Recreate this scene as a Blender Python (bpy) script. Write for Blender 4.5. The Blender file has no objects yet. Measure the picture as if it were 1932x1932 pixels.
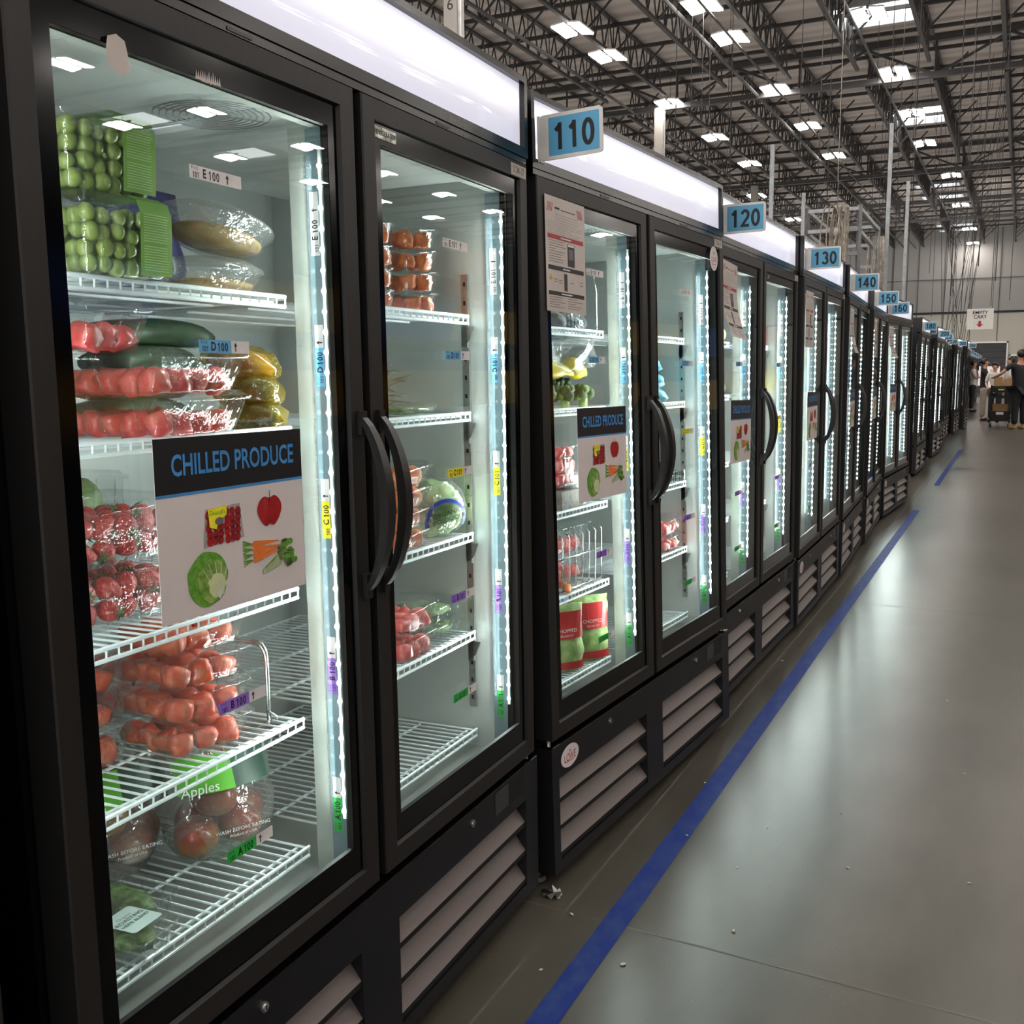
import bpy, math, random
from mathutils import Matrix, Vector, noise
PI = math.pi
random.seed(7)
scn = bpy.context.scene
COL = scn.collection

# ------------------------------------------------------------------ materials
MATS = {}
def _new(name):
    m = bpy.data.materials.new(name); m.use_nodes = True
    nt = m.node_tree; nt.nodes.clear()
    out = nt.nodes.new('ShaderNodeOutputMaterial')
    MATS[name] = m
    return m, nt, out
def rgb(c):
    def f(v):
        v /= 255.0
        return v / 12.92 if v <= .04045 else ((v + .055) / 1.055) ** 2.4
    return (f(c[0]), f(c[1]), f(c[2]), 1)
def noise_node(nt, scale, detail=3, stretch=None):
    tc = nt.nodes.new('ShaderNodeTexCoord'); n = nt.nodes.new('ShaderNodeTexNoise')
    n.inputs['Scale'].default_value = scale; n.inputs['Detail'].default_value = detail
    if stretch:
        mp = nt.nodes.new('ShaderNodeMapping'); mp.inputs['Scale'].default_value = stretch
        nt.links.new(tc.outputs['Object'], mp.inputs[0]); nt.links.new(mp.outputs[0], n.inputs['Vector'])
    else:
        nt.links.new(tc.outputs['Object'], n.inputs['Vector'])
    return n
def mat(name, c, rough=.5, metal=0., c2=None, scale=20., spec=.5, emit=None, estr=0., bump=0., stretch=None, coat=0.):
    m, nt, out = _new(name)
    p = nt.nodes.new('ShaderNodeBsdfPrincipled')
    p.inputs['Roughness'].default_value = rough; p.inputs['Metallic'].default_value = metal
    p.inputs['Specular IOR Level'].default_value = spec
    p.inputs['Coat Weight'].default_value = coat
    n = noise_node(nt, scale, 3, stretch)
    r = nt.nodes.new('ShaderNodeValToRGB')
    r.color_ramp.elements[0].position = .35; r.color_ramp.elements[1].position = .65
    r.color_ramp.elements[0].color = rgb(c)
    if c2 is None: c2 = tuple(min(255, v * 1.07 + 1) for v in c)
    r.color_ramp.elements[1].color = rgb(c2)
    nt.links.new(n.outputs['Fac'], r.inputs[0]); nt.links.new(r.outputs[0], p.inputs['Base Color'])
    if bump:
        b = nt.nodes.new('ShaderNodeBump'); b.inputs['Strength'].default_value = bump; b.inputs['Distance'].default_value = .01
        nt.links.new(n.outputs['Fac'], b.inputs['Height']); nt.links.new(b.outputs[0], p.inputs['Normal'])
    if emit:
        p.inputs['Emission Color'].default_value = rgb(emit); p.inputs['Emission Strength'].default_value = estr
    nt.links.new(p.outputs[0], out.inputs[0])
    return m
def emis(name, c, s, mis=True):
    m, nt, out = _new(name)
    e = nt.nodes.new('ShaderNodeEmission'); e.inputs[0].default_value = rgb(c); e.inputs[1].default_value = s
    nt.links.new(e.outputs[0], out.inputs[0])
    if not mis: m.cycles.emission_sampling = 'NONE'
    return m
def clear(name, tint, r0, opac=0., dc=(255, 255, 255), rough=0., bump=0., bscale=30., wrinkle=None):
    """thin clear sheet: mostly see-through, mirror share rising towards grazing view"""
    m, nt, out = _new(name)
    L = nt.links.new
    g = nt.nodes.new('ShaderNodeNewGeometry'); d = nt.nodes.new('ShaderNodeVectorMath'); d.operation = 'DOT_PRODUCT'
    gl = nt.nodes.new('ShaderNodeBsdfGlossy'); gl.inputs['Roughness'].default_value = rough
    L(g.outputs['Incoming'], d.inputs[0])
    if bump:
        n = noise_node(nt, bscale, 3)
        b = nt.nodes.new('ShaderNodeBump'); b.inputs['Strength'].default_value = bump; b.inputs['Distance'].default_value = .01
        L(n.outputs['Fac'], b.inputs['Height']); L(b.outputs[0], gl.inputs['Normal']); L(b.outputs[0], d.inputs[1])
    else:
        L(g.outputs['Normal'], d.inputs[1])
    def mth(op, a, b=None):
        q = nt.nodes.new('ShaderNodeMath'); q.operation = op
        for i, v in enumerate((a, b)):
            if v is None: continue
            if isinstance(v, (int, float)): q.inputs[i].default_value = v
            else: L(v, q.inputs[i])
        return q.outputs[0]
    a = mth('ABSOLUTE', d.outputs['Value']); a = mth('SUBTRACT', 1., a); a = mth('POWER', a, 5.)
    a = mth('MULTIPLY', a, .46 - r0); a = mth('ADD', a, r0)
    t = nt.nodes.new('ShaderNodeBsdfTransparent'); t.inputs[0].default_value = rgb(tint)
    mx = nt.nodes.new('ShaderNodeMixShader'); L(a, mx.inputs[0]); L(t.outputs[0], mx.inputs[1]); L(gl.outputs[0], mx.inputs[2])
    last = mx
    if opac:
        df = nt.nodes.new('ShaderNodeBsdfDiffuse'); df.inputs[0].default_value = rgb(dc)
        m2 = nt.nodes.new('ShaderNodeMixShader'); m2.inputs[0].default_value = opac
        L(last.outputs[0], m2.inputs[1]); L(df.outputs[0], m2.inputs[2]); last = m2
    L(last.outputs[0], out.inputs[0])
    return m

mat('black_gloss', (7, 7, 10), .22, c2=(10, 10, 13), scale=5)
mat('black_matte', (16, 15, 15), .55, c2=(19, 18, 18), scale=40)
mat('door_metal', (40, 37, 36), .5, c2=(43, 40, 39), scale=60, stretch=(1, 1, .05), metal=.3)
mat('grille_black', (14, 14, 17), .45, scale=30)
mat('louvre_grey', (108, 99, 97), .5, c2=(116, 107, 104), scale=300, metal=.15)
mat('black_void', (3, 3, 3), .9)
mat('liner', (208, 210, 206), .35, c2=(186, 194, 191), scale=3, metal=.25)
mat('liner_floor', (150, 152, 148), .3, c2=(168, 170, 166), scale=6, metal=.6)
mat('mullion_white', (168, 174, 167), .4)
mat('steel', (150, 150, 146), .3, metal=.9, c2=(170, 170, 165), scale=50)
mat('chrome', (210, 210, 210), .12, metal=1.)
mat('zinc', (150, 152, 155), .4, metal=.8, c2=(168, 170, 172), scale=12)
mat('wire_white', (222, 232, 234), .35, coat=.3)
mat('handle_black', (24, 22, 22), .42, c2=(28, 26, 26))
mat('plug_grey', (52, 50, 50), .4)
emis('led_dot', (240, 250, 248), 120., mis=False)
mat('led_cover', (118, 138, 146), .25)
mat('led_bar', (235, 250, 248), .3, emit=(205, 236, 238), estr=.22)
mat('band', (6, 7, 10), .12, c2=(8, 9, 12), spec=.22)
clear('door_glass', (236, 244, 242), .055)
clear('door_glass_inner', (246, 250, 249), .085)
mat('paper', (222, 212, 212), .55, c2=(228, 219, 218), scale=8)
mat('paper_warm', (206, 195, 189), .6, c2=(214, 204, 198), scale=6)
mat('ink_black', (22, 20, 22), .5)
mat('ink_navy', (20, 20, 26), .45)
mat('ink_grey', (112, 104, 104), .6)
mat('ink_grey_light', (168, 160, 158), .6)
mat('ink_red', (168, 44, 52), .5)
mat('ink_blue', (66, 140, 206), .45)
mat('ink_yellowwarn', (190, 150, 40), .5)
mat('lab_white', (226, 222, 222), .5)
mat('lab_blue', (104, 176, 222), .5)
mat('lab_yellow', (240, 226, 44), .5)
mat('lab_purple', (150, 112, 212), .5)
mat('lab_green', (44, 178, 72), .5)
mat('sign_white', (214, 210, 205), .4, coat=.2)
mat('sign_blue', (92, 166, 206), .4, c2=(98, 172, 210), scale=4)
mat('film_silver', (190, 190, 180), .25, metal=.8, c2=(90, 90, 84), scale=70)
mat('lab_cream', (205, 196, 186), .6, c2=(190, 182, 172), scale=60)
# header panel: glow of an unbuilt tube painted as emission ramps
def header_mat():
    m, nt, out = _new('header_light')
    L = nt.links.new
    tc = nt.nodes.new('ShaderNodeTexCoord'); sx = nt.nodes.new('ShaderNodeSeparateXYZ'); L(tc.outputs['Generated'], sx.inputs[0])
    r = nt.nodes.new('ShaderNodeValToRGB'); cr = r.color_ramp
    cr.elements[0].position = 0.; cr.elements[0].color = (.60, .585, .68, 1)
    cr.elements[1].position = 1.; cr.elements[1].color = (.66, .645, .72, 1)
    for p, c in ((.35, (.66, .64, .72, 1)), (.62, (1.0, .97, 1.03, 1)), (.76, (1.3, 1.27, 1.3, 1)), (.9, (.85, .83, .9, 1))):
        e = cr.elements.new(p); e.color = c
    L(sx.outputs['Z'], r.inputs[0])
    r2 = nt.nodes.new('ShaderNodeValToRGB'); r2.color_ramp.elements[0].color = (.9, .9, .9, 1)
    r2.color_ramp.elements[1].position = 1.; r2.color_ramp.elements[1].color = (.78, .78, .8, 1)
    for p, v in ((.08, 1.0), (.5, 1.05), (.85, .95)):
        e = r2.color_ramp.elements.new(p); e.color = (v, v, v, 1)
    L(sx.outputs['Y'], r2.inputs[0])
    mx = nt.nodes.new('ShaderNodeMix'); mx.data_type = 'RGBA'; mx.blend_type = 'MULTIPLY'; mx.inputs['Factor'].default_value = 1
    L(r.outputs[0], mx.inputs['A']); L(r2.outputs[0], mx.inputs['B'])
    p = nt.nodes.new('ShaderNodeBsdfPrincipled'); p.inputs['Base Color'].default_value = (.25, .25, .27, 1)
    p.inputs['Roughness'].default_value = .06
    L(mx.outputs['Result'], p.inputs['Emission Color']); p.inputs['Emission Strength'].default_value = 1.12
    L(p.outputs[0], out.inputs[0])
header_mat()
# floor: polished concrete
def floor_mat():
    m, nt, out = _new('concrete')
    L = nt.links.new
    n1 = noise_node(nt, .55, 6); n2 = noise_node(nt, 9., 6, (1, .35, 1)); n3 = noise_node(nt, 130., 3)
    r = nt.nodes.new('ShaderNodeValToRGB'); r.color_ramp.elements[0].position = .3; r.color_ramp.elements[1].position = .72
    r.color_ramp.elements[0].color = rgb((58, 55, 48)); r.color_ramp.elements[1].color = rgb((92, 87, 78))
    a = nt.nodes.new('ShaderNodeMath'); a.operation = 'MULTIPLY_ADD'; a.inputs[1].default_value = .35
    L(n2.outputs['Fac'], a.inputs[0]); 
    b = nt.nodes.new('ShaderNodeMath'); b.operation = 'MULTIPLY'; b.inputs[1].default_value = .68
    L(n1.outputs['Fac'], b.inputs[0]); L(b.outputs[0], a.inputs[2]); L(a.outputs[0], r.inputs[0])
    # light specks and scuffs
    r3 = nt.nodes.new('ShaderNodeValToRGB'); r3.color_ramp.elements[0].position = .69; r3.color_ramp.elements[1].position = .75
    r3.color_ramp.elements[0].color = (0, 0, 0, 1); r3.color_ramp.elements[1].color = (.4, .4, .4, 1)
    L(n3.outputs['Fac'], r3.inputs[0])
    mx = nt.nodes.new('ShaderNodeMix'); mx.data_type = 'RGBA'; L(r3.outputs[0], mx.inputs['Factor'])
    L(r.outputs[0], mx.inputs['A']); mx.inputs['B'].default_value = rgb((150, 144, 136))
    p = nt.nodes.new('ShaderNodeBsdfPrincipled'); L(mx.outputs['Result'], p.inputs['Base Color'])
    rr = nt.nodes.new('ShaderNodeMapRange'); rr.inputs['To Min'].default_value = .277; rr.inputs['To Max'].default_value = .30
    L(n2.outputs['Fac'], rr.inputs['Value']); L(rr.outputs[0], p.inputs['Roughness'])
    p.inputs['Specular IOR Level'].default_value = .36
    bp = nt.nodes.new('ShaderNodeBump'); bp.inputs['Strength'].default_value = .012; bp.inputs['Distance'].default_value = .02
    L(n2.outputs['Fac'], bp.inputs['Height']); L(bp.outputs[0], p.inputs['Normal'])
    L(p.outputs[0], out.inputs[0])
floor_mat()
mat('joint', (108, 102, 92), .5, c2=(80, 74, 68), scale=6)
def tape_mat():
    m, nt, out = _new('tape_blue'); L = nt.links.new
    n = noise_node(nt, 26, 6, (1, .5, 1)); r = nt.nodes.new('ShaderNodeValToRGB')
    r.color_ramp.elements[0].position = .42; r.color_ramp.elements[0].color = rgb((10, 42, 122))
    r.color_ramp.elements[1].position = .72; r.color_ramp.elements[1].color = rgb((44, 66, 122))
    p = nt.nodes.new('ShaderNodeBsdfPrincipled'); p.inputs['Roughness'].default_value = .6; p.inputs['Specular IOR Level'].default_value = .25
    L(n.outputs['Fac'], r.inputs[0]); L(r.outputs[0], p.inputs['Base Color']); L(p.outputs[0], out.inputs[0])
tape_mat()
# ceiling deck
def deck_mat():
    m, nt, out = _new('deck'); L = nt.links.new
    tc = nt.nodes.new('ShaderNodeTexCoord'); w = nt.nodes.new('ShaderNodeTexWave'); w.bands_direction = 'Y'
    w.inputs['Scale'].default_value = .55; w.inputs['Distortion'].default_value = 1.2; w.inputs['Detail'].default_value = 2
    L(tc.outputs['Object'], w.inputs['Vector'])
    n = noise_node(nt, 1.2, 4, (.15, 1, 1))
    r = nt.nodes.new('ShaderNodeValToRGB'); r.color_ramp.elements[0].color = rgb((158, 149, 142)); r.color_ramp.elements[1].color = rgb((196, 186, 178))
    a = nt.nodes.new('ShaderNodeMath'); a.operation = 'ADD'; L(w.outputs['Fac'], a.inputs[0]); L(n.outputs['Fac'], a.inputs[1])
    b = nt.nodes.new('ShaderNodeMath'); b.operation = 'MULTIPLY'; b.inputs[1].default_value = .5; L(a.outputs[0], b.inputs[0])
    L(b.outputs[0], r.inputs[0])
    p = nt.nodes.new('ShaderNodeBsdfPrincipled'); p.inputs['Roughness'].default_value = .8
    L(r.outputs[0], p.inputs['Base Color']); L(p.outputs[0], out.inputs[0])
deck_mat()
mat('joist_dark', (46, 42, 41), .6, c2=(56, 52, 50), scale=3)
mat('girder_dark', (52, 50, 50), .6, c2=(62, 60, 60), scale=2)
mat('column_grey', (150, 144, 138), .6, c2=(160, 154, 148), scale=2)
mat('cable_beige', (200, 190, 178), .6, c2=(150, 138, 124), scale=20)
mat('cord_dark', (40, 38, 38), .6)
emis('lamp_white', (255, 248, 240), 60.)
emis('skylight_glow', (255, 255, 255), 5.)
mat('wall_upper', (146, 143, 140), .8, c2=(152, 149, 146), scale=.3)
mat('wall_lower', (178, 174, 162), .8, c2=(184, 180, 168), scale=.3)
mat('wall_dark', (66, 66, 68), .8)
mat('seam', (88, 86, 84), .8)
mat('roller_dark', (58, 58, 60), .7, c2=(66, 66, 68), scale=2)
mat('opp_dark', (26, 26, 30), .7)
mat('opp_yellow', (186, 140, 18), .5, emit=(150, 112, 14), estr=.16)  # slight emission makes the yellow bins glow, though they are no lamps
mat('opp_blue', (30, 84, 170), .5, emit=(20, 60, 150), estr=.1)  # blue bins also carry a little glow in their material
clear('clam', (248, 250, 250), .075, opac=.015, rough=.02, bump=.35, bscale=38)
clear('film', (236, 238, 236), .13, opac=.06, rough=.06, bump=.9, bscale=26)
clear('film_yellow', (226, 206, 120), .12, opac=.12, dc=(190, 170, 90), rough=.08, bump=.8, bscale=24)
mat('grape', (136, 158, 74), .28, c2=(168, 184, 100), scale=30, coat=.3)
mat('grape_label', (112, 160, 44), .5, c2=(120, 168, 50))
mat('grape_print', (170, 200, 120), .5)
mat('melon_red', (226, 66, 70), .32, c2=(236, 108, 100), scale=60, bump=.25, coat=.4)
mat('melon_orange', (230, 84, 56), .32, c2=(238, 122, 84), scale=60, bump=.25, coat=.4)
mat('carrot_orange', (214, 104, 44), .45, c2=(226, 128, 62), scale=60, bump=.2)
mat('berry', (190, 20, 26), .3, c2=(200, 56, 46), scale=160, bump=.7, coat=.4)
mat('leafy', (46, 74, 34), .6, c2=(118, 146, 84), scale=55, bump=.6)
mat('leafy_dark', (38, 62, 34), .6, c2=(64, 92, 50), scale=30, bump=.6)
mat('lettuce', (104, 146, 66), .5, c2=(188, 204, 140), scale=22, bump=.6)
mat('cuke', (34, 60, 38), .4, c2=(52, 82, 48), scale=30)
mat('squash', (226, 196, 30), .35, c2=(238, 214, 60), scale=20)
mat('apple', (150, 36, 38), .3, c2=(166, 116, 66), scale=9, coat=.3)
mat('grey_food', (92, 86, 78), .6, c2=(120, 112, 100), scale=40, bump=.5)
mat('tan_food', (196, 166, 104), .55, c2=(172, 134, 72), scale=20, bump=.4)
mat('herb_dry', (96, 88, 72), .8, c2=(122, 112, 92), scale=40)
mat('purple_bag', (46, 34, 110), .35, c2=(64, 46, 140), scale=12, coat=.3)
mat('magenta_bag', (112, 42, 92), .4, c2=(130, 70, 110), scale=20)
mat('aqua_bag', (76, 178, 206), .4, c2=(96, 196, 220), scale=10)
mat('red_bag', (176, 28, 36), .35, c2=(196, 44, 48), scale=10, coat=.3)
mat('white_bag', (196, 208, 206), .45)
mat('green_print', (84, 168, 42), .45)
mat('dark_green_print', (22, 58, 42), .45)
mat('blue_print', (36, 62, 176), .45)
mat('skin', (186, 134, 110), .55, c2=(194, 142, 118), scale=8)
mat('hair', (20, 17, 16), .5)
mat('shirt_black', (17, 17, 19), .8)
mat('trousers_khaki', (132, 120, 108), .85, c2=(142, 130, 117), scale=6)
mat('trousers_navy', (26, 27, 34), .85)
mat('shoe_black', (15, 15, 16), .6)
mat('shoe_tan', (160, 132, 76), .6)
mat('shirt_white', (196, 192, 186), .8)
mat('kraft', (182, 148, 108), .8, c2=(168, 134, 96), scale=6)
mat('wood', (150, 116, 78), .7, c2=(132, 100, 66), scale=8)
mat('wheel', (18, 18, 18), .6)
mat('debris', (190, 184, 170), .8)
mat('cabbage_print', (104, 150, 56), .5, c2=(170, 196, 110), scale=60)
mat('berry_print', (128, 18, 26), .5, c2=(170, 40, 44), scale=150)
mat('apple_print', (188, 28, 30), .45, c2=(150, 20, 26), scale=40)
mat('carrot_print', (228, 122, 50), .5)
mat('leaf_print', (88, 150, 44), .5, c2=(120, 176, 66), scale=120)
mat('lab_leaf', (206, 220, 160), .5)
mat('label_sage', (178, 196, 190), .5)

# ------------------------------------------------------------------ mesh builder
class MB:
    def __init__(s): s.v = []; s.f = []; s.m = []; s.mats = []
    def mi(s, name):
        if name not in s.mats: s.mats.append(name)
        return s.mats.index(name)
    def add(s, vs, fs, m, M=None):
        o = len(s.v); k = s.mi(m)
        if M is not None: vs = [M @ Vector(v) for v in vs]
        s.v += [tuple(v) for v in vs]
        for f in fs: s.f.append([i + o for i in f]); s.m.append(k)
        return s
    def box(s, x0, x1, y0, y1, z0, z1, m, M=None):
        vs = [(x0, y0, z0), (x1, y0, z0), (x1, y1, z0), (x0, y1, z0), (x0, y0, z1), (x1, y0, z1), (x1, y1, z1), (x0, y1, z1)]
        fs = [(0, 3, 2, 1), (4, 5, 6, 7), (0, 1, 5, 4), (1, 2, 6, 5), (2, 3, 7, 6), (3, 0, 4, 7)]
        return s.add(vs, fs, m, M)
    def quad(s, a, b, c, d, m, M=None): return s.add([a, b, c, d], [(0, 1, 2, 3)], m, M)
    def poly(s, pts, m, M=None): return s.add(pts, [tuple(range(len(pts)))], m, M)
    def bar(s, a, b, r, m, n=4, M=None, r2=None):
        a = Vector(a); b = Vector(b); d = (b - a)
        if d.length < 1e-9: return s
        d.normalize(); u = d.orthogonal().normalized()
        if abs(d.z) < .9: u = d.cross(Vector((0, 0, 1))).normalized()
        w = d.cross(u); vs = []
        for p, rr in ((a, r), (b, r if r2 is None else r2)):
            for i in range(n):
                t = 2 * PI * (i + .5) / n; vs.append(p + (u * math.cos(t) + w * math.sin(t)) * rr)
        fs = [(i, (i + 1) % n, n + (i + 1) % n, n + i) for i in range(n)] + [tuple(range(n))[::-1], tuple(range(n, 2 * n))]
        return s.add(vs, fs, m, M)
    def tube(s, pts, r, m, n=6, M=None):
        pts = [Vector(p) for p in pts]; vs = []
        prev = None
        for i, p in enumerate(pts):
            d = (pts[min(i + 1, len(pts) - 1)] - pts[max(i - 1, 0)]).normalized()
            u = d.orthogonal().normalized() if prev is None else (prev - d * prev.dot(d)).normalized()
            prev = u; w = d.cross(u); rr = r[i] if isinstance(r, (list, tuple)) else r
            for k in range(n):
                t = 2 * PI * k / n; vs.append(p + (u * math.cos(t) + w * math.sin(t)) * rr)
        fs = []
        for i in range(len(pts) - 1):
            for k in range(n):
                fs.append((i * n + k, i * n + (k + 1) % n, (i + 1) * n + (k + 1) % n, (i + 1) * n + k))
        fs += [tuple(range(n))[::-1], tuple(range((len(pts) - 1) * n, len(pts) * n))]
        return s.add(vs, fs, m, M)
    def disc(s, c, ax, r, m, n=20, ry=None, M=None):
        c = Vector(c); ax = Vector(ax).normalized()
        u = Vector((0, 1, 0)) if abs(ax.y) < .9 else Vector((1, 0, 0)); w = ax.cross(u)
        return s.add([c + u * math.cos(2 * PI * i / n) * r + w * math.sin(2 * PI * i / n) * (ry or r) for i in range(n)], [tuple(range(n))], m, M)
    def loft(s, loops, m, cap0=True, cap1=True, M=None):
        n = len(loops[0]); vs = [p for l in loops for p in l]; fs = []
        for i in range(len(loops) - 1):
            for k in range(n): fs.append((i * n + k, i * n + (k + 1) % n, (i + 1) * n + (k + 1) % n, (i + 1) * n + k))
        if cap0: fs.append(tuple(range(n))[::-1])
        if cap1: fs.append(tuple(range((len(loops) - 1) * n, len(loops) * n)))
        return s.add(vs, fs, m, M)
    def sphere(s, c, r, m, nu=10, nv=7, sc=(1, 1, 1), M=None, jit=0., seed=0):
        vs = []; c = Vector(c)
        for j in range(nv + 1):
            th = PI * j / nv
            for i in range(nu):
                ph = 2 * PI * i / nu
                d = Vector((math.sin(th) * math.cos(ph), math.sin(th) * math.sin(ph), math.cos(th)))
                rr = r * (1 + jit * noise.noise(d * 2.3 + Vector((seed * 7.1, seed, 0)))) if jit else r
                vs.append(c + Vector((d.x * sc[0], d.y * sc[1], d.z * sc[2])) * rr)
        fs = [(j * nu + i, (j + 1) * nu + i, (j + 1) * nu + (i + 1) % nu, j * nu + (i + 1) % nu) for j in range(nv) for i in range(nu)]
        return s.add(vs, fs, m, M)
    def text(s, t, size, m, M, bold=0., align='CENTER', sx=1.):
        key = (t, bold, align)
        if key not in TXT:
            cu = bpy.data.curves.new('t', 'FONT'); cu.body = t; cu.size = 1; cu.align_x = align; cu.align_y = 'CENTER'
            cu.offset = bold; cu.resolution_u = 3
            ob = bpy.data.objects.new('t', cu); COL.objects.link(ob)
            bpy.context.view_layer.update()
            me = bpy.data.meshes.new_from_object(ob)
            TXT[key] = ([tuple(v.co) for v in me.vertices], [tuple(p.vertices) for p in me.polygons])
            bpy.data.objects.remove(ob); bpy.data.curves.remove(cu); bpy.data.meshes.remove(me)
        vs, fs = TXT[key]
        return s.add([(x * size * sx, y * size, z) for x, y, z in vs], fs, m, M)
    def mesh(s, name, smooth=False):
        me = bpy.data.meshes.new(name); me.from_pydata(s.v, [], s.f)
        for n in s.mats: me.materials.append(MATS[n])
        me.polygons.foreach_set('material_index', s.m)
        if smooth: me.polygons.foreach_set('use_smooth', [True] * len(s.f))
        me.update(); return me
    def build(s, name, parent=None, smooth=False, **k):
        return obj(name, s.mesh(name, smooth), parent, **k)
TXT = {}
def _arc(cx, cy, rx, ry, a0, a1, n=14): return [(cx + rx * math.cos(math.radians(a0 + (a1 - a0) * k / n)), cy + ry * math.sin(math.radians(a0 + (a1 - a0) * k / n))) for k in range(n + 1)]
GL = {'0': [_arc(0, 0, .20, .42, 0, 360, 24)], '1': [[(-.17, .22), (.03, .40)], [(.03, .5), (.03, -.5)]],
      '2': [_arc(0, .19, .20, .235, 170, -38) + [(-.19, -.42), (.25, -.42)]], '3': [_arc(-.01, .21, .18, .215, 155, -90), _arc(-.01, -.2, .21, .225, 90, -160)],
      '4': [[(.09, -.5), (.09, .48)], [(.07, .44), (-.24, -.2), (.26, -.2)]], '5': [[(.2, .425), (-.12, .425), (-.17, .0)] + _arc(0, -.14, .20, .285, 140, -155)],
      '6': [_arc(0, -.165, .19, .26, 0, 360, 20), _arc(0, 0, .205, .425, 48, 190)], '7': [[(-.23, .425), (.2, .425), (-.05, -.5)]],
      '8': [_arc(0, .215, .165, .205, 0, 360, 18), _arc(0, -.2, .2, .225, 0, 360, 18)], '9': [_arc(0, .165, .19, .26, 0, 360, 20), _arc(0, 0, .205, .425, -132, 10)]}
def digits(m, t, size, mt, M, th=.085, adv=.60, sx=1.):
    """heavy grotesque numerals drawn as flat strokes; size = figure height"""
    for i, ch in enumerate(t):
        ox = (i - (len(t) - 1) / 2) * adv
        for pl in GL[ch]:
            vs = []; closed = pl[0] == pl[-1] or (Vector(pl[0]) - Vector(pl[-1])).length < 1e-4; n = len(pl)
            for k, p in enumerate(pl):
                a = pl[k - 1] if k else (pl[-2] if closed else pl[0]); b = pl[k + 1] if k < n - 1 else (pl[1] if closed else pl[-1])
                d1 = Vector((p[0] - a[0], p[1] - a[1])); d2 = Vector((b[0] - p[0], b[1] - p[1]))
                d1 = d1.normalized() if d1.length > 1e-6 else d2.normalized(); d2 = d2.normalized() if d2.length > 1e-6 else d1
                d = (d1 + d2).normalized(); c = max(.5, d.dot(d1)); nx, ny = -d.y * th / c, d.x * th / c
                vs += [((p[0] + nx + ox) * size * sx, (p[1] + ny) * size, 0), ((p[0] - nx + ox) * size * sx, (p[1] - ny) * size, 0)]
            m.add(vs, [(2 * k, 2 * k + 1, 2 * k + 3, 2 * k + 2) for k in range(n - 1)], mt, M)
def obj(name, me, parent=None, label=None, cat=None, group=None, kind=None, M=None):
    o = bpy.data.objects.new(name, me); COL.objects.link(o)
    if parent is not None: o.parent = parent
    if M is not None: o.matrix_world = M
    tag(o, label, cat, group, kind); return o
def tag(o, label=None, cat=None, group=None, kind=None):
    if label: o['label'] = label
    if cat: o['category'] = cat
    if group: o['group'] = group
    if kind: o['kind'] = kind
    return o
def root(name, label, cat, M, group=None): return obj(name, None, None, label, cat, group, None, M)
def dup(o, parent=None, M=None):
    c = o.copy(); COL.objects.link(c); c.parent = parent
    if M is not None: c.matrix_world = M
    for ch in [x for x in ALLCH(o)]: dup(ch, c)
    return c
def ALLCH(o): return list(o.children)
def T(x, y, z): return Matrix.Translation((x, y, z))
def R(a, ax): return Matrix.Rotation(a, 4, ax)
def rrect(w, d, r, z, n=3, cx=0, cy=0):
    pts = []
    for (sx, sy, a0) in ((1, 1, 0), (-1, 1, PI / 2), (-1, -1, PI), (1, -1, 3 * PI / 2)):
        for i in range(n + 1):
            a = a0 + PI / 2 * i / n
            pts.append((cx + sx * (w / 2 - r) + r * math.cos(a), cy + sy * (d / 2 - r) + r * math.sin(a), z))
    return pts

# ------------------------------------------------------------------ poses of the cabinets (front-left foot, yaw, lean)
POSE = {1: (-.9946, .7961, -.0280, -.0124, .0001, .012), 2: (-1.0115, 2.2854, .0598, -.0356, .0072, .0083),
        3: (-1.0019, 3.7932, .0143, -.0166, .0013, .004), 4: (-.9702, 5.2569, -.0115, -.0112, -.0039, -.0014),
        5: (-.9801, 6.7631, -.0428, -.0071, .0021, -.0041), 6: (-1.0217, 8.2199, -.0408, -.0014, -.0049, -.0124),
        7: (-1.0580, 9.6877, .0536, -.0159, -.0034, -.0063), 0: (-1.0, -.70, -.01, -.008, 0, .01)}
def frame(i):
    x, y, phi, lx, ly, zo = POSE[i]
    U = Vector((lx, ly, 1)).normalized(); A = Vector((math.sin(phi), math.cos(phi), 0)); A = (A - U * A.dot(U)).normalized()
    N = A.cross(U)
    M = Matrix.Identity(4)
    for c, v in enumerate((N, A, U)):
        for r in range(3): M[r][c] = v[r]
    M[0][3], M[1][3], M[2][3] = x, y, zo
    return M
FR = {i: frame(i) for i in POSE}
W, D, H = 1.4355, .76, 2.0
SHZ = [1.458, 1.229, .936, .690, .440]
# text plane helpers: local text (x right, y up) onto cabinet front / onto plane facing -u
FRONT = Matrix(((0, 0, 1, 0), (1, 0, 0, 0), (0, 1, 0, 0), (0, 0, 0, 1)))       # x->u, y->z, z->o
SIDE = Matrix(((1, 0, 0, 0), (0, 0, -1, 0), (0, 1, 0, 0), (0, 0, 0, 1)))       # x->o, y->z, z->-u
SIDE_V = Matrix(((0, -1, 0, 0), (0, 0, -1, 0), (1, 0, 0, 0), (0, 0, 0, 1)))    # x->z, y->-o, z->-u

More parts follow.
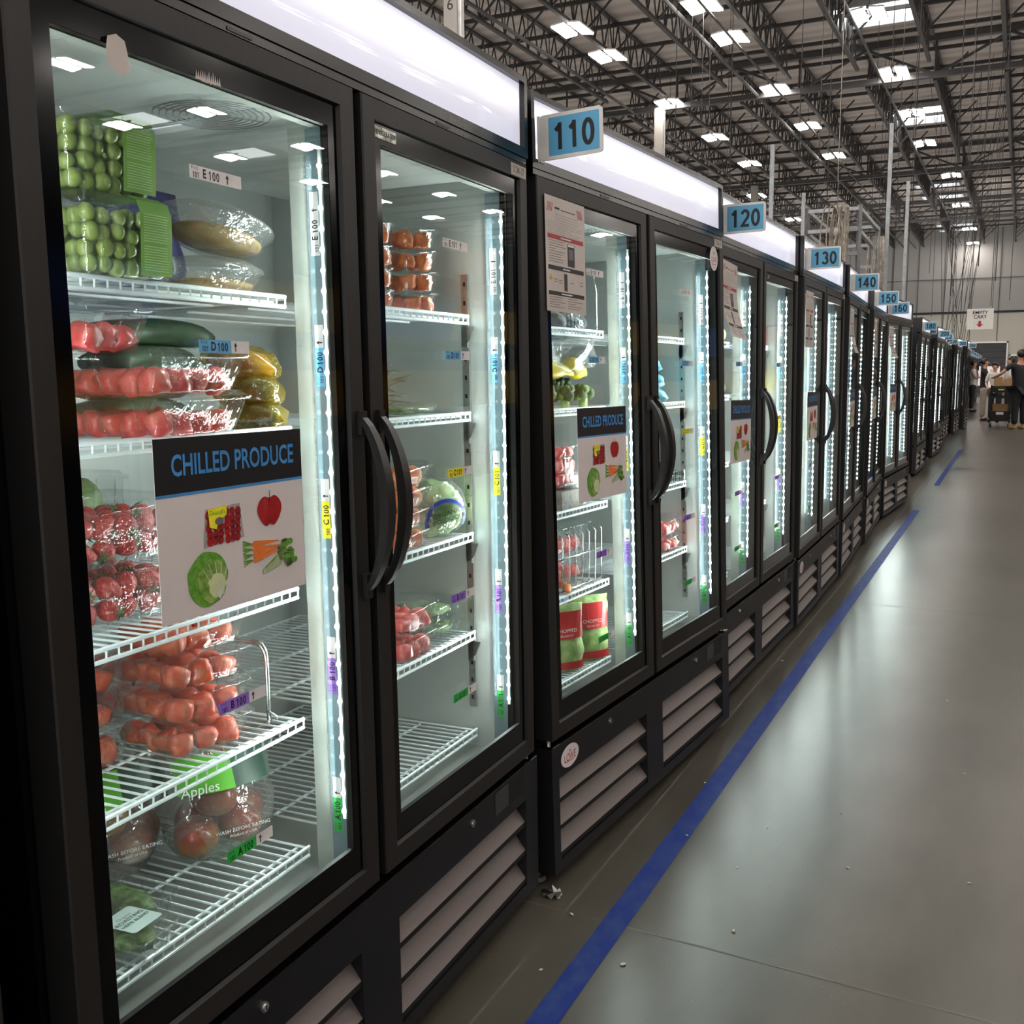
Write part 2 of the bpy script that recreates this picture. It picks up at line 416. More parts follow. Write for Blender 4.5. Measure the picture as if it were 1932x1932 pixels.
# ------------------------------------------------------------------ cabinet parts (built once)
def part_meshes():
    P = {}
    m = MB()                                   # outer shell with open front cavity
    m.box(-D, -.055, 0, .045, .035, 1.82, 'black_gloss'); m.box(-D, -.055, W - .045, W, .035, 1.82, 'black_gloss')
    m.box(-D, -D + .05, .045, W - .045, .035, 1.82, 'black_gloss')
    m.box(-D + .05, -.055, .045, W - .045, .035, .395, 'black_matte'); m.box(-D + .05, -.055, .045, W - .045, 1.80, 1.82, 'black_matte')
    m.box(-.07, -.055, .045, W - .045, 1.80, 1.82, 'black_matte')
    P['cabinet'] = m.mesh('cabinet')
    m = MB()                                   # liner: thin inner walls, ceiling and floor
    a, b, z0, z1, bk = .045, W - .045, .395, 1.80, -D + .05
    m.quad((bk + .002, a, z0), (bk + .002, b, z0), (bk + .002, b, z1), (bk + .002, a, z1), 'liner')
    m.quad((bk, a + .002, z0), (bk, a + .002, z1), (-.056, a + .002, z1), (-.056, a + .002, z0), 'liner')
    m.quad((bk, b - .002, z0), (-.056, b - .002, z0), (-.056, b - .002, z1), (bk, b - .002, z1), 'liner')
    m.quad((bk, a, z1 - .002), (bk, b, z1 - .002), (-.056, b, z1 - .002), (-.056, a, z1 - .002), 'liner')
    m.quad((bk, a, z0 + .002), (-.056, a, z0 + .002), (-.056, b, z0 + .002), (bk, b, z0 + .002), 'liner_floor')
    m.box(-.075, -.056, a, b, 1.742, 1.798, 'mullion_white')                        # lintel
    m.box(-.075, -.056, a, b, .397, .425, 'liner_floor')
    m.box(-.62, -.09, .10, W - .10, 1.765, 1.797, 'liner')                # evaporator housing
    P['liner'] = m.mesh('liner')
    m = MB()                                   # centre mullion
    m.box(-.125, -.056, .681, .757, .397, 1.76, 'mullion_white')
    m.box(-.088, -.056, .6795, .681, .40, 1.742, 'led_cover')
    P['mullion'] = m.mesh('mullion')
    m = MB(); m.box(-.0935, -.056, 1.3865, 1.3885, .40, 1.742, 'led_cover'); P['wall_light_cover'] = m.mesh('wall_light_cover')
    m = MB()                                   # fan guard
    for cy in (.585,):
        for r in (.03, .041, .052, .063, .074, .085, .096):
            m.tube([(-.205 + r * math.cos(t * PI / 10), cy + r * math.sin(t * PI / 10), 1.757) for t in range(21)], .0013, 'zinc', 4)
        for k in range(6):
            t = k * PI / 3; m.bar((-.205 + .02 * math.cos(t), cy + .02 * math.sin(t), 1.758), (-.205 + .097 * math.cos(t), cy + .097 * math.sin(t), 1.758), .0016, 'zinc')
        m.disc((-.205, cy, 1.756), (0, 0, -1), .028, 'steel')
    P['fan_guard'] = m.mesh('fan_guard')
    # LED strips
    for key, u in (('led_l', .6600), ('led_r', 1.3735)):
        m = MB(); m.box(-.0490, -.0430, u - .001, u + .0030, .52, 1.70, 'led_bar')
        n = 34
        for k in range(n):
            z = .535 + k * .0345
            m.add(*octa((-.0458, u - .0025, z), .0048), 'led_dot')
        P[key] = m.mesh('led_strip')
    m = MB()                                   # header box
    z0, z1 = 1.82, 2.0
    m.box(-D, -.03, 0, W, z0, z1 - .004, 'black_gloss')
    fr = .016
    m.box(-.03, -.003, 0, fr, z0, z1, 'black_gloss'); m.box(-.03, -.003, W - fr, W, z0, z1, 'black_gloss')
    m.box(-.03, -.003, fr, W - fr, z1 - .014, z1, 'black_gloss'); m.box(-.03, -.003, fr, W - fr, z0, z0 + .022, 'black_gloss')
    m.box(-.03, -.006, .005, W - .005, 1.806, z0, 'black_gloss')
    for u in (.39, 1.0): m.box(-.006, -.0045, u, u + .055, 1.8085, 1.8135, 'plug_grey')
    P['header_box'] = m.mesh('header_box')
    m = MB()                                   # translucent light panel, slightly bowed
    n = 24; vs = []; fs = []; nz = 6
    for j in range(nz + 1):
        for i in range(n + 1):
            u = fr + (W - 2 * fr) * i / n; z = z0 + .022 + (z1 - .014 - z0 - .022) * j / nz
            vs.append((-.016 + .010 * math.sin(PI * j / nz) ** .7 * min(1, 6 * i / n, 6 * (n - i) / n), u, z))
    for j in range(nz):
        for i in range(n):
            k = j * (n + 1) + i; fs.append((k, k + 1, k + n + 2, k + n + 1))
    m.add(vs, fs, 'header_light'); P['light_panel'] = m.mesh('light_panel', True)
    # doors
    def door(u0, u1, i0, i1, g0, g1):
        m = MB(); t = -.052; zi0, zi1 = .433, 1.7634; zo0, zo1 = .3904, 1.8028
        ch = .0035
        def side(a0, a1, b0, b1, o): return None
        # mitred frame: four trapezoid prisms with a small bevel toward the glass
        outer = [(u0, zo0), (u1, zo0), (u1, zo1), (u0, zo1)]; inner = [(i0, zi0), (i1, zi0), (i1, zi1), (i0, zi1)]
        oin = [(i0 - ch, zi0 - ch), (i1 + ch, zi0 - ch), (i1 + ch, zi1 + ch), (i0 - ch, zi1 + ch)]
        oout = [(u0 + .002, zo0 + .002), (u1 - .002, zo0 + .002), (u1 - .002, zo1 - .002), (u0 + .002, zo1 - .002)]
        ibk = [(i0 - .03, zi0 - .03), (i1 + .034, zi0 - .03), (i1 + .034, zi1 + .02), (i0 - .03, zi1 + .02)]
        for k in range(4):
            j = (k + 1) % 4
            m.quad((0, *oout[k]), (0, *oout[j]), (0, *oin[j]), (0, *oin[k]), 'door_metal')
            m.quad((0, *oin[k]), (0, *oin[j]), (-.008, *inner[j]), (-.008, *inner[k]), 'black_matte')
            m.quad((0, *oout[j]), (0, *oout[k]), (-.003, *outer[k]), (-.003, *outer[j]), 'door_metal')
            m.quad((-.003, *outer[j]), (-.003, *outer[k]), (t, *outer[k]), (t, *outer[j]), 'black_matte')
            m.quad((t, *outer[j]), (t, *outer[k]), (t, *ibk[k]), (t, *ibk[j]), 'black_matte')
        fr_ = m.mesh('door_frame')
        m = MB(); gz0, gz1 = .482, 1.729
        gi = [(g0, gz0), (g1, gz0), (g1, gz1), (g0, gz1)]
        for k in range(4):
            j = (k + 1) % 4
            m.quad((-.0075, *inner[k]), (-.0075, *inner[j]), (-.0075, *gi[j]), (-.0075, *gi[k]), 'band')
            m.quad((-.009, *gi[j]), (-.009, *inner[j]), (-.009, *inner[k]), (-.009, *gi[k]), 'band')
            # spacer between the panes
            m.quad((-.009, *gi[j]), (-.009, *gi[k]), (-.0182, *gi[k]), (-.0182, *gi[j]), 'black_matte')
        bd = m.mesh('glass_border')
        m = MB()
        m.quad((-.0078, g0, gz0), (-.0078, g1, gz0), (-.0078, g1, gz1), (-.0078, g0, gz1), 'door_glass')
        m.quad((-.0175, g0, gz0), (-.0175, g1, gz0), (-.0175, g1, gz1), (-.0175, g0, gz1), 'door_glass_inner')
        gl = m.mesh('glass_pane')
        return fr_, bd, gl
    P['door_l'] = door(.0117, .6998, .0511, .6554, .080, .631)
    P['door_r'] = door(.7251, 1.4205, .7675, 1.3793, .793, 1.356)
    # handle
    for key, u, s in (('handle_l', .6845, 1), ('handle_r', .744, 1)):
        m = MB(); n = 22; loops = []
        for k in range(n + 1):
            t = k / n; z = .945 + .305 * t
            o = .006 + .046 * (1 - (2 * t - 1) ** 2) ** .8
            wd = .0085 + .0035 * math.sin(PI * t); th = .006 + .003 * math.sin(PI * t)
            loops.append([(o + th, u - wd, z), (o + th, u + wd, z), (o - th, u + wd, z), (o - th, u - wd, z)])
        m.loft(loops, 'handle_black')
        m.box(0, .010, u - .009, u + .009, .93, .975, 'handle_black'); m.box(0, .010, u - .009, u + .009, 1.22, 1.262, 'handle_black')
        m.disc((.0175, u, .962), (1, 0, 0), .0055, 'plug_grey', 14, .009); m.disc((.0175, u, 1.232), (1, 0, 0), .0055, 'plug_grey', 14, .009)
        P[key] = m.mesh('handle')
        m = MB(); loops = []
        for k in range(13):
            t = k / 12; z = .968 + .26 * t; o = .004 + .026 * (1 - (2 * t - 1) ** 2)
            loops.append([(o, u - .006, z), (o, u + .006, z), (0, u + .006, z), (0, u - .006, z)])
        m.loft(loops, 'handle_black'); P[key + 'b'] = m.mesh('grip_plate')
    # lower panel with two louvred openings
    m = MB(); g = 'grille_black'; z0, z1 = .0351, .3725
    op = [(.0372, .6307), (.7621, 1.3628)]; vb, vt = .0654, .2851
    m.box(-.05, 0, 0, op[0][0], z0, z1, g); m.box(-.05, 0, op[0][1], op[1][0], z0, z1, g); m.box(-.05, 0, op[1][1], W, z0, z1, g)
    for a, b in op: m.box(-.05, 0, a, b, z0, vb, g); m.box(-.05, 0, a, b, vt, z1, g)
    m.box(-.052, -.05, .01, W - .01, z0, z1, 'black_void')
    m.box(-.053, -.003, 0, W, z1, z1 + .002, 'black_gloss')
    P['lower_panel'] = m.mesh('lower_panel')
    for key, (a, b) in zip(('lou_l', 'lou_r'), op):
        P[key] = []
        for k in range(3):
            zb = vb + .0045 + k * .0735; m = MB()
            vs = []
            for u in (a, b): vs += [(-.045, u, zb + .066), (-.003, u, zb + .012), (-.003, u, zb), (-.010, u, zb), (-.049, u, zb + .05)]
            m.add(vs, [(0, 1, 6, 5)], 'louvre_grey'); m.add(vs, [(1, 2, 7, 6), (2, 3, 8, 7), (3, 4, 9, 8), (0, 5, 9, 4), (4, 3, 2, 1, 0), (5, 6, 7, 8, 9)], 'black_void')
            P[key].append(m.mesh('louvre'))
    m = MB(); m.box(-.004, .0008, 1.262, 1.355, .312, .366, 'black_void'); m.quad((.001, 1.19, .314), (.001, 1.262, .314), (.001, 1.262, .368), (.001, 1.19, .368), 'plug_grey')
    P['display'] = m.mesh('control_window')
    for key, u in (('lock_l', .355), ('lock_r', 1.075)):
        m = MB(); m.tube([(0, u, .345), (.004, u, .345)], .0085, 'steel', 16); m.tube([(.004, u, .345), (.006, u, .345)], .006, 'chrome', 16)
        m.box(.006, .0064, u - .001, u + .001, .341, .349, 'black_void'); P[key] = m.mesh('lock')
    for key, u in (('hinge_l', .022), ('hinge_r', W - .026)):
        m = MB(); m.box(-.045, .002, u - .018, u + .018, .3755, .3785, 'chrome'); m.tube([(-.02, u, .3785), (-.02, u, .39)], .006, 'steel', 8)
        P[key] = m.mesh('hinge')
    # wire shelves
    def shelf(u0, u1):
        m = MB(); w = 'wire_white'; f, bk = -.138, -.665
        nW = int((u1 - u0) / .0235)
        m.bar((f, u0, .004), (f, u1, .004), .0036, w, 6); m.bar((f - .001, u0, -.013), (f - .001, u1, -.013), .0036, w, 6)
        for o in (-.165, -.30, -.45, -.60): m.bar((o, u0, -.004), (o, u1, -.004), .003, w, 5)
        m.bar((bk, u0, 0), (bk, u1, 0), .003, w, 5); m.bar((f, u0, 0), (bk, u0, 0), .003, w, 5); m.bar((f, u1, 0), (bk, u1, 0), .003, w, 5)
        for k in range(nW + 1):
            u = u0 + (u1 - u0) * k / nW
            m.bar((bk, u, .0005), (f, u, .0005), .0021, w, 4)
            m.bar((f, u, .001), (f - .001, u, -.013), .0021, w, 4)
        return m.mesh('wire_shelf', False)
    P['shelf_l'] = shelf(.055, .672); P['shelf_r'] = shelf(.768, 1.376)
    m = MB(); m.box(-.158, -.140, 1.380, 1.3875, .50, 1.56, 'steel')
    for k in range(24): m.box(-.152, -.146, 1.3795, 1.380, .52 + k * .044, .53 + k * .044, 'black_void')
    P['pilaster'] = m.mesh('shelf_rail')
    m = MB()
    m.poly([(-.155, 1.372, -.02), (-.12, 1.372, -.02), (-.135, 1.372, -.055), (-.155, 1.372, -.07)], 'steel'); m.box(-.155, -.14, 1.372, 1.380, -.07, -.02, 'steel')
    P['clip'] = m.mesh('shelf_clip')
    m = MB(); m.tube([(-.07, .03, .012), (-.07, .03, .045)], .008, 'zinc', 8); m.tube([(-.07, .03, 0), (-.07, .03, .012)], .022, 'zinc', 12)
    P['foot_l'] = m.mesh('levelling_foot')
    m = MB(); m.tube([(-.07, W - .03, .012), (-.07, W - .03, .045)], .008, 'zinc', 8); m.tube([(-.07, W - .03, 0), (-.07, W - .03, .012)], .022, 'zinc', 12)
    P['foot_r'] = m.mesh('levelling_foot')
    return P
def octa(c, r):
    x, y, z = c; vs = []; n = 6
    for j, (rr, oy) in enumerate(((r, 0), (r * .7, -r * .5))):
        for i in range(n):
            t = 2 * PI * i / n; vs.append((x + rr * math.cos(t), y + oy, z + rr * math.sin(t)))
    vs.append((x, y - r * .75, z))
    fs = [(i, (i + 1) % n, n + (i + 1) % n, n + i) for i in range(n)] + [(n + i, n + (i + 1) % n, 12) for i in range(n)]
    return vs, fs
PM = part_meshes()
def cabinet(label, M, full=True):
    r = root('display_refrigerator', label, 'refrigerator', M, 'glass-door refrigerators standing in a row along the aisle')
    for k in ('cabinet', 'liner'): obj(k, PM[k], r)
    mu = obj('mullion', PM['mullion'], r)
    obj('light_cover', PM['wall_light_cover'], r)
    if full: obj('fan_guard', PM['fan_guard'], r)
    obj('led_strip', PM['led_l'], r); obj('led_strip', PM['led_r'], r)
    hb = obj('header_box', PM['header_box'], r); obj('light_panel', PM['light_panel'], hb)
    drs = []
    for s in 'lr':
        d = obj('door', PM['door_' + s][0], r)
        obj('glass_border', PM['door_' + s][1], d); obj('glass_pane', PM['door_' + s][2], d)
        obj('handle', PM['handle_' + s], d)
        drs.append(d)
    lp = obj('lower_panel', PM['lower_panel'], r)
    for k in ('lou_l', 'lou_r'):
        for q in PM[k]: obj('louvre', q, lp)
    obj('control_window', PM['display'], lp); obj('lock', PM['lock_l'], lp); obj('lock', PM['lock_r'], lp)
    obj('hinge', PM['hinge_l'], r); obj('hinge', PM['hinge_r'], r)
    obj('levelling_foot', PM['foot_l'], r); obj('levelling_foot', PM['foot_r'], r)
    for z in SHZ:
        a = obj('wire_shelf', PM['shelf_l'], r); a.location.z = z; a = obj('wire_shelf', PM['shelf_r'], r); a.location.z = z
        if full and z > .5: c = obj('shelf_clip', PM['clip'], r); c.location.z = z
    if full: obj('shelf_rail', PM['pilaster'], r)
    return r, drs, lp
CAB = {}
NUM = {2: '110', 3: '120', 4: '130', 5: '140', 6: '150', 7: '160'}
for i in range(0, 8):
    lab = {0: 'black refrigerator at the very near end of the row, only its edge in view',
           1: 'nearest two-door glass refrigerator, full of melon trays and grapes'}.get(i, 'black two-door glass refrigerator under the blue %s sign' % NUM.get(i))
    if i == 0:
        r = root('display_refrigerator', lab, 'refrigerator', FR[0], 'glass-door refrigerators standing in a row along the aisle')
        obj('cabinet', PM['cabinet'], r); hb = obj('header_box', PM['header_box'], r); obj('light_panel', PM['light_panel'], hb)
        d = obj('door', PM['door_r'][0], r); obj('glass_border', PM['door_r'][1], d); obj('glass_pane', PM['door_r'][2], d)
        obj('lower_panel', PM['lower_panel'], r); CAB[0] = (r, [d, d], None)
    else: CAB[i] = cabinet(lab, FR[i])
# farther cabinets
FAR = []
fx = [(-1.15, 13.88, '180'), (-1.255, 15.38, '190'), (-1.175, 16.9, '200'), (-1.225, 18.42, '210'), (-1.30, 19.95, '220'), (-1.31, 21.5, '230'), (-1.22, 23.15, '240'), (-1.12, 25.2, '250')]
base = CAB[7][0]
for k, (x, y, n) in enumerate(fx):
    FR[8 + k] = T(x, y, 0) @ R(-[.0, -.03, .02, .01, -.02, .0, .02, 0][k], 'Z'); CAB[8 + k] = None
    lab = 'distant black glass-door refrigerator under the small blue %s sign' % n
    c = dup(base, None, FR[8 + k]); c['label'] = lab; CAB[8 + k] = (c, None, None); NUM[8 + k] = n
for k in range(11):
    i = 16 + k; x = -1.48 - .022 * k; y = 31.5 + 1.55 * k
    FR[i] = T(x, y, 0)
    c = dup(base, None, FR[i]); c['label'] = 'one of the farthest refrigerators, beyond the 250 sign near the end of the aisle'; CAB[i] = (c, None, None)
    if k % 2 == 0: NUM[i] = str(260 + 10 * (k // 2))

# ------------------------------------------------------------------ location stickers
ROWS = {'E': 'lab_white', 'D': 'lab_blue', 'C': 'lab_yellow', 'B': 'lab_purple', 'A': 'lab_green'}
def sticker(row, num, w=.107, h=.0178, vertical=False):
    m = MB(); c = ROWS[row]
    m.quad((-w / 2, -h / 2, 0), (w * .13, -h / 2, 0), (w * .13, h / 2, 0), (-w / 2, h / 2, 0), c)
    m.quad((w * .13, -h / 2, 0), (w / 2, -h / 2, 0), (w / 2, h / 2, 0), (w * .13, h / 2, 0), 'lab_white')
    e = .0003
    m.text('P-1-C', .0056, 'ink_black', T(-w * .40, h * .30, e), .01)
    digits(m, '101', .0078, 'ink_black', T(-w * .385, -h * .2, e), .075, .66, .9)
    m.text(row, .0168, 'ink_black', T(-w * .225, -h * .03, e), .03, sx=.85); digits(m, num, .0122, 'ink_black', T(-w * .045, -h * .03, e), .078, .70, .93)
    ax = w * .215
    A = T(ax, 0, e) @ (R(-PI / 2, 'Z') if vertical and False else Matrix.Identity(4))
    m.add([(-.0011, -.0065, 0), (.0011, -.0065, 0), (.0011, .001, 0), (.0036, .001, 0), (0, .0065, 0), (-.0036, .001, 0), (-.0011, .001, 0)], [(0, 1, 2, 3, 4, 5, 6)], 'ink_black', A)
    return m
def stick(i, row, num, u, z, ang=0.):
    sc = sticker(row, num).mesh('location_sticker')
    o = obj('location_sticker', sc, CAB[i][0] if CAB[i][1] is None else CAB[i][1][0 if u < .7 else 1])
    o.matrix_local = T(-.004, u, z) @ FRONT @ R(ang, 'Z'); return o
def stick_v(i, row, num, u, z):
    o = obj('location_sticker', sticker(row, num, vertical=True).mesh('location_sticker'), CAB[i][0])
    o.matrix_local = T(-.0745, u, z) @ SIDE_V
ZL = {'E': 1.600, 'D': 1.365, 'C': 1.1225, 'B': .843, 'A': .615}
for row, z in ZL.items(): stick(1, row, '100', .349, 1.1155 if row == 'C' else z, -.004)
for row, z in {'E': 1.585, 'D': 1.3625, 'C': 1.122, 'B': .8585, 'A': .645}.items(): stick(1, row, '101', 1.064, z)
for row, z in {'E': 1.599, 'D': 1.366, 'C': 1.131, 'B': .83, 'A': .59}.items(): stick(2, row, '110', .338 + (.02 if row in 'AB' else 0), z)
for row, z in {'E': 1.597, 'D': 1.364, 'C': 1.139, 'B': .85, 'A': .628}.items(): stick(2, row, '111', 1.045, z)
VZ = {'E': 1.583, 'D': 1.358, 'C': 1.088, 'B': .80, 'A': .534}
for i, n0, n1 in ((1, '100', '101'), (2, '110', '111'), (3, '120', '121')):
    for row, z in VZ.items():
        if i != 2 or True:
            stick_v(i, row, n0, .6792, z)
            stick_v(i, row, n1, 1.3862, z - (.02 if row == 'E' else 0))
for i in (3, 4, 5, 6, 7):
    for row, z in ZL.items():
        if (i, row) in ((3, 'C'), (4, 'C'), (3, 'D'), (3, 'B'), (3, 'A'), (4, 'A'), (4, 'B'), (5, 'B')):
            stick(i, row, NUM[i], .34, 1.13 if row == 'C' else z); 
            if i < 5: stick(i, row, NUM[i][:2] + '1', 1.05, z)

# ------------------------------------------------------------------ flag number signs
def flag(i):
    n = NUM[i]; m = MB()
    w, h, x0, z0 = .166, .106, .003, 1.836
    def rr(w, h, r, k=4):
        return [(p[0], p[1]) for p in rrect(w, h, r, 0, k)]
    c = (x0 + w / 2, z0 + h / 2)
    L0 = [(c[0] + a, .028, c[1] + b) for a, b in rr(w, h, .010)]; L1 = [(c[0] + a, .032, c[1] + b) for a, b in rr(w, h, .010)]
    m.loft([L0, L1], 'sign_white')
    m.poly([(c[0] + .008 + a, .0277, c[1] + b) for a, b in rr(w - .032, h - .017, .003)], 'sign_blue')
    digits(m, n, .062, 'ink_black', T(c[0] + .008, .0274, c[1] - .001) @ SIDE, .088, .66, .93)
    m.box(-.004, .0, .028, .058, z0, z0 + h, 'sign_white')
    m.box(0, .004, .028, .032, z0, z0 + h, 'sign_white')
    o = m.build('number_sign', None, label='blue aisle sign reading %s jutting out from the lit header' % n, cat='sign', group='blue numbered flag signs on the refrigerator headers', M=FR[i])
for i in NUM: flag(i)
flag_done = True

# ------------------------------------------------------------------ posters and notices
def chilled_poster(i, cu, cz, ang=0., lab='on the refrigerator door'):
    w, h = .318, .250; m = MB(); e = .0004
    Fm = lambda x, y, k=1: T(x, y, e * k)
    m.box(-w / 2, w / 2, -h / 2, h / 2, -.0006, 0, 'paper')
    m.quad((-w / 2, h * .2, e), (w / 2, h * .2, e), (w / 2, h / 2, e), (-w / 2, h / 2, e), 'ink_navy')
    m.quad((-w / 2, h * .184, e), (w / 2, h * .184, e), (w / 2, h * .2, e), (-w / 2, h * .2, e), 'ink_blue')
    m.text('CHILLED PRODUCE', .0405, 'ink_blue', Fm(.005, h * .345, 2), .020, sx=.75)
    def blob(cx, cy, rx, ry, mt, k=2, n=26, j=.0, M=None):
        m.poly([(cx + rx * (1 + j * math.sin(5 * t) + j * math.cos(9 * t)) * math.cos(t), cy + ry * (1 + j * math.cos(7 * t)) * math.sin(t), e * k) for t in [2 * PI * q / n for q in range(n)]], mt, M)
    rp = random.Random(9)
    m.poly([(-.066, .022, e * 2), (.006, .024, e * 2), (.014, -.026, e * 2), (-.072, -.032, e * 2)], 'ink_grey_light')
    for q in range(30): blob(-.060 + (q % 6) * .0122 + rp.uniform(-.002, .002), -.024 + (q // 6) * .0095 + rp.uniform(-.001, .001), .0064, .0068, 'berry_print' if q % 3 else 'apple_print', 3, 9)
    m.poly([(-.062, .022, e * 4), (-.022, .024, e * 4), (-.024, .010, e * 4), (-.040, .004, e * 4), (-.046, -.008, e * 4), (-.060, -.004, e * 4)], 'lab_yellow')
    m.text("Driscoll's", .0088, 'green_print', Fm(-.043, .0155, 5), .0)
    blob(-.040, .003, .009, .0055, 'ink_grey', 5, 14)
    m.poly([(.075 + .0275 * (1 + .05 * math.cos(2 * t) - .10 * (math.sin(t) < 0) * math.sin(t) * -1) * math.cos(t) * (1 + .10 * math.sin(t)), .006 + (.028 if math.sin(t) < 0 else .024) * math.sin(t) * (1 - .25 * math.exp(-((math.cos(t)) / .3) ** 2)), e * 2) for t in [2 * PI * q / 36 for q in range(36)]], 'apple_print')
    blob(.064, .014, .006, .010, 'ink_red', 3, 12)
    m.quad((.0742, .018, e * 3), (.0756, .018, e * 3), (.0764, .036, e * 3), (.0750, .036, e * 3), 'ink_black')
    blob(-.067, -.076, .041, .039, 'leaf_print', 2, 34, .025); blob(-.058, -.080, .030, .031, 'cabbage_print', 3, 26, .05); blob(-.050, -.088, .018, .018, 'lab_leaf', 4, 16, .08)
    for q in range(6):
        t = .2 + q * .42; m.quad((-.047, -.108, e * 5), (-.0455, -.108, e * 5), (-.056 + .033 * math.cos(t), -.082 + .028 * math.sin(t), e * 5), (-.057 + .033 * math.cos(t), -.0815 + .028 * math.sin(t), e * 5), 'lab_white')
    for q, (y0, y1) in enumerate(((-.041, -.044), (-.049, -.051), (-.057, -.054), (-.065, -.058))):
        m.poly([(.036, y0 + .0045, e * (2 + q)), (.028, y0, e * (2 + q)), (.036, y0 - .0045, e * (2 + q)), (.094, y1 - .0008, e * (2 + q)), (.094, y1 + .0008, e * (2 + q))], 'carrot_print')
        for d in (-.004, 0, .004): m.quad((.030, y0 - .001, e * 2), (.030, y0 + .001, e * 2), (.010, y0 + d + .004 - q * .002, e * 2), (.009, y0 + d + .002 - q * .002, e * 2), 'leaf_print')
    m.poly([(.052, -.083, e * 3), (.053, -.091, e * 3), (.096, -.082, e * 3), (.104, -.068, e * 3), (.094, -.062, e * 3)], 'cabbage_print')
    for q in range(5): m.quad((.053, -.084 - q * .0015, e * 4), (.053, -.0846 - q * .0015, e * 4), (.098, -.067 - q * .003, e * 4), (.098, -.0662 - q * .003, e * 4), 'lab_white')
    for q in range(22): blob(.112 + rp.uniform(-.016, .018), -.064 + rp.uniform(-.019, .017), .0062, .0055, 'leaf_print' if q % 2 else 'leafy', 4 + q % 3, 9, .18)
    return m.build('produce_poster', None, label=lab, cat='poster', group='CHILLED PRODUCE posters taped to the doors', M=FR[i] @ T(.0035, cu, cz) @ FRONT @ R(ang, 'Z'))
chilled_poster(1, .347, 1.116, -.006, 'largest CHILLED PRODUCE poster, on the nearest refrigerator')
chilled_poster(2, .348, 1.112, -.004, 'CHILLED PRODUCE poster on the door below the taped notice, under sign 110')
chilled_poster(3, .343, 1.095, -.02, 'CHILLED PRODUCE poster on the refrigerator under sign 120')
chilled_poster(4, .308, 1.107, 0, 'CHILLED PRODUCE poster on the refrigerator under sign 130')
chilled_poster(5, .33, 1.1, 0, 'CHILLED PRODUCE poster on the refrigerator under sign 140')
chilled_poster(6, .33, 1.1, 0, 'CHILLED PRODUCE poster on the refrigerator under sign 150')
chilled_poster(7, .33, 1.1, 0, 'CHILLED PRODUCE poster on the refrigerator under sign 160')
def notice(i, cu, ctop, ang=0., curl=0., lab=''):
    w, h = .222, .281; m = MB(); e = .0003
    K = 12
    def bend(x, y, z): # y from 0 (top) to -h : lower part may lift off and drift
        t = max(0, -y / h - .35)
        return (x + curl * .10 * t * t / .42, y, z + curl * .05 * t * t)
    def q(x0, x1, y0, y1, mt, k=1):
        ys = [y0 + (y1 - y0) * a / max(1, int(abs(y1 - y0) / .03) + 1) for a in range(max(1, int(abs(y1 - y0) / .03) + 1) + 1)]
        for a, b in zip(ys, ys[1:]):
            m.quad(bend(x0, a, e * k), bend(x1, a, e * k), bend(x1, b, e * k), bend(x0, b, e * k), mt)
    q(-w / 2, w / 2, -h, 0, 'paper_warm', 0)
    for s in (-1, 1):
        for a in range(5):
            x = s * (.075 + a * .006) - .004; m.poly([bend(x, -.038, e), bend(x + .003, -.038, e), bend(x + .003 - s * .008, -.016, e), bend(x - s * .008, -.016, e)] , 'ink_red')
    q(-.058, -.032, -.029, -.024, 'ink_black'); q(-.025, .055, -.030, -.027, 'ink_grey')
    for a in range(3): q(-.06, .07, -.043 - a * .0065, -.0415 - a * .0065, 'ink_grey_light')
    for a in range(6): q(-.100, [.06, .095, .085, .03, .09, .07][a], -.062 - a * .0055, -.0605 - a * .0055, 'ink_grey_light')
    q(-.100, .100, -.103, -.092, 'ink_red'); q(-.03, .03, -.099, -.096, 'lab_white', 2)
    for a in range(9): q(-.094, [-.01, -.015, 0, -.06, -.006, -.02, -.03, -.01, -.02][a], -.1085 - a * .0063, -.107 - a * .0063, 'ink_grey')
    q(.008, .048, -.164, -.108, 'ink_navy', 1); q(.011, .045, -.114, -.109, 'lab_white', 2); q(.014, .040, -.146, -.120, 'ink_grey', 2)
    q(-.100, .100, -.179, -.168, 'ink_black'); q(-.02, .02, -.175, -.172, 'lab_white', 2)
    for x in (-.075, -.048, -.022, .012, .065): q(x, x + .0006, -.228, -.182, 'ink_grey_light')
    m.poly([bend(-.096, -.204, e), bend(-.078, -.204, e), bend(-.087, -.189, e)], 'ink_yellowwarn')
    q(-.014, .004, -.227, -.184, 'ink_navy'); 
    for x, y in ((-.06, -.200), (-.034, -.202), (.03, -.204), (.085, -.198), (.085, -.206), (-.06, -.206), (-.034, -.208)): q(x - .010, x + .010, y - .0018, y, 'ink_grey')
    q(-.100, .100, -.241, -.231, 'ink_black'); q(-.03, .03, -.2375, -.2345, 'lab_white', 2)
    for a in range(5):
        q(-.098, [-.02, -.03, -.01, -.04, -.012][a], -.2465 - a * .006, -.245 - a * .006, 'ink_grey'); q(.004, [.06, .09, .05, .085, .07][a], -.2465 - a * .006, -.245 - a * .006, 'ink_grey')
    return m.build('safety_notice', None, label=lab, cat='notice', group='paper notices taped to upper left door corners', M=FR[i] @ T(.0035, cu, ctop) @ FRONT @ R(ang, 'Z'))
notice(2, .153, 1.763, -.01, 0, 'flat paper notice with red and black bars, taped under sign 110')
notice(3, .158, 1.748, -.05, 1, 'curling paper notice with red bars, taped under sign 120')
notice(4, .16, 1.74, 0, 0, 'paper notice with red and black bars on the door under sign 130')
notice(5, .16, 1.74, 0, 1.2, 'bent paper notice on the door under sign 140')
notice(6, .16, 1.74, 0, 0, 'straight narrow-looking paper notice on the door under sign 150')
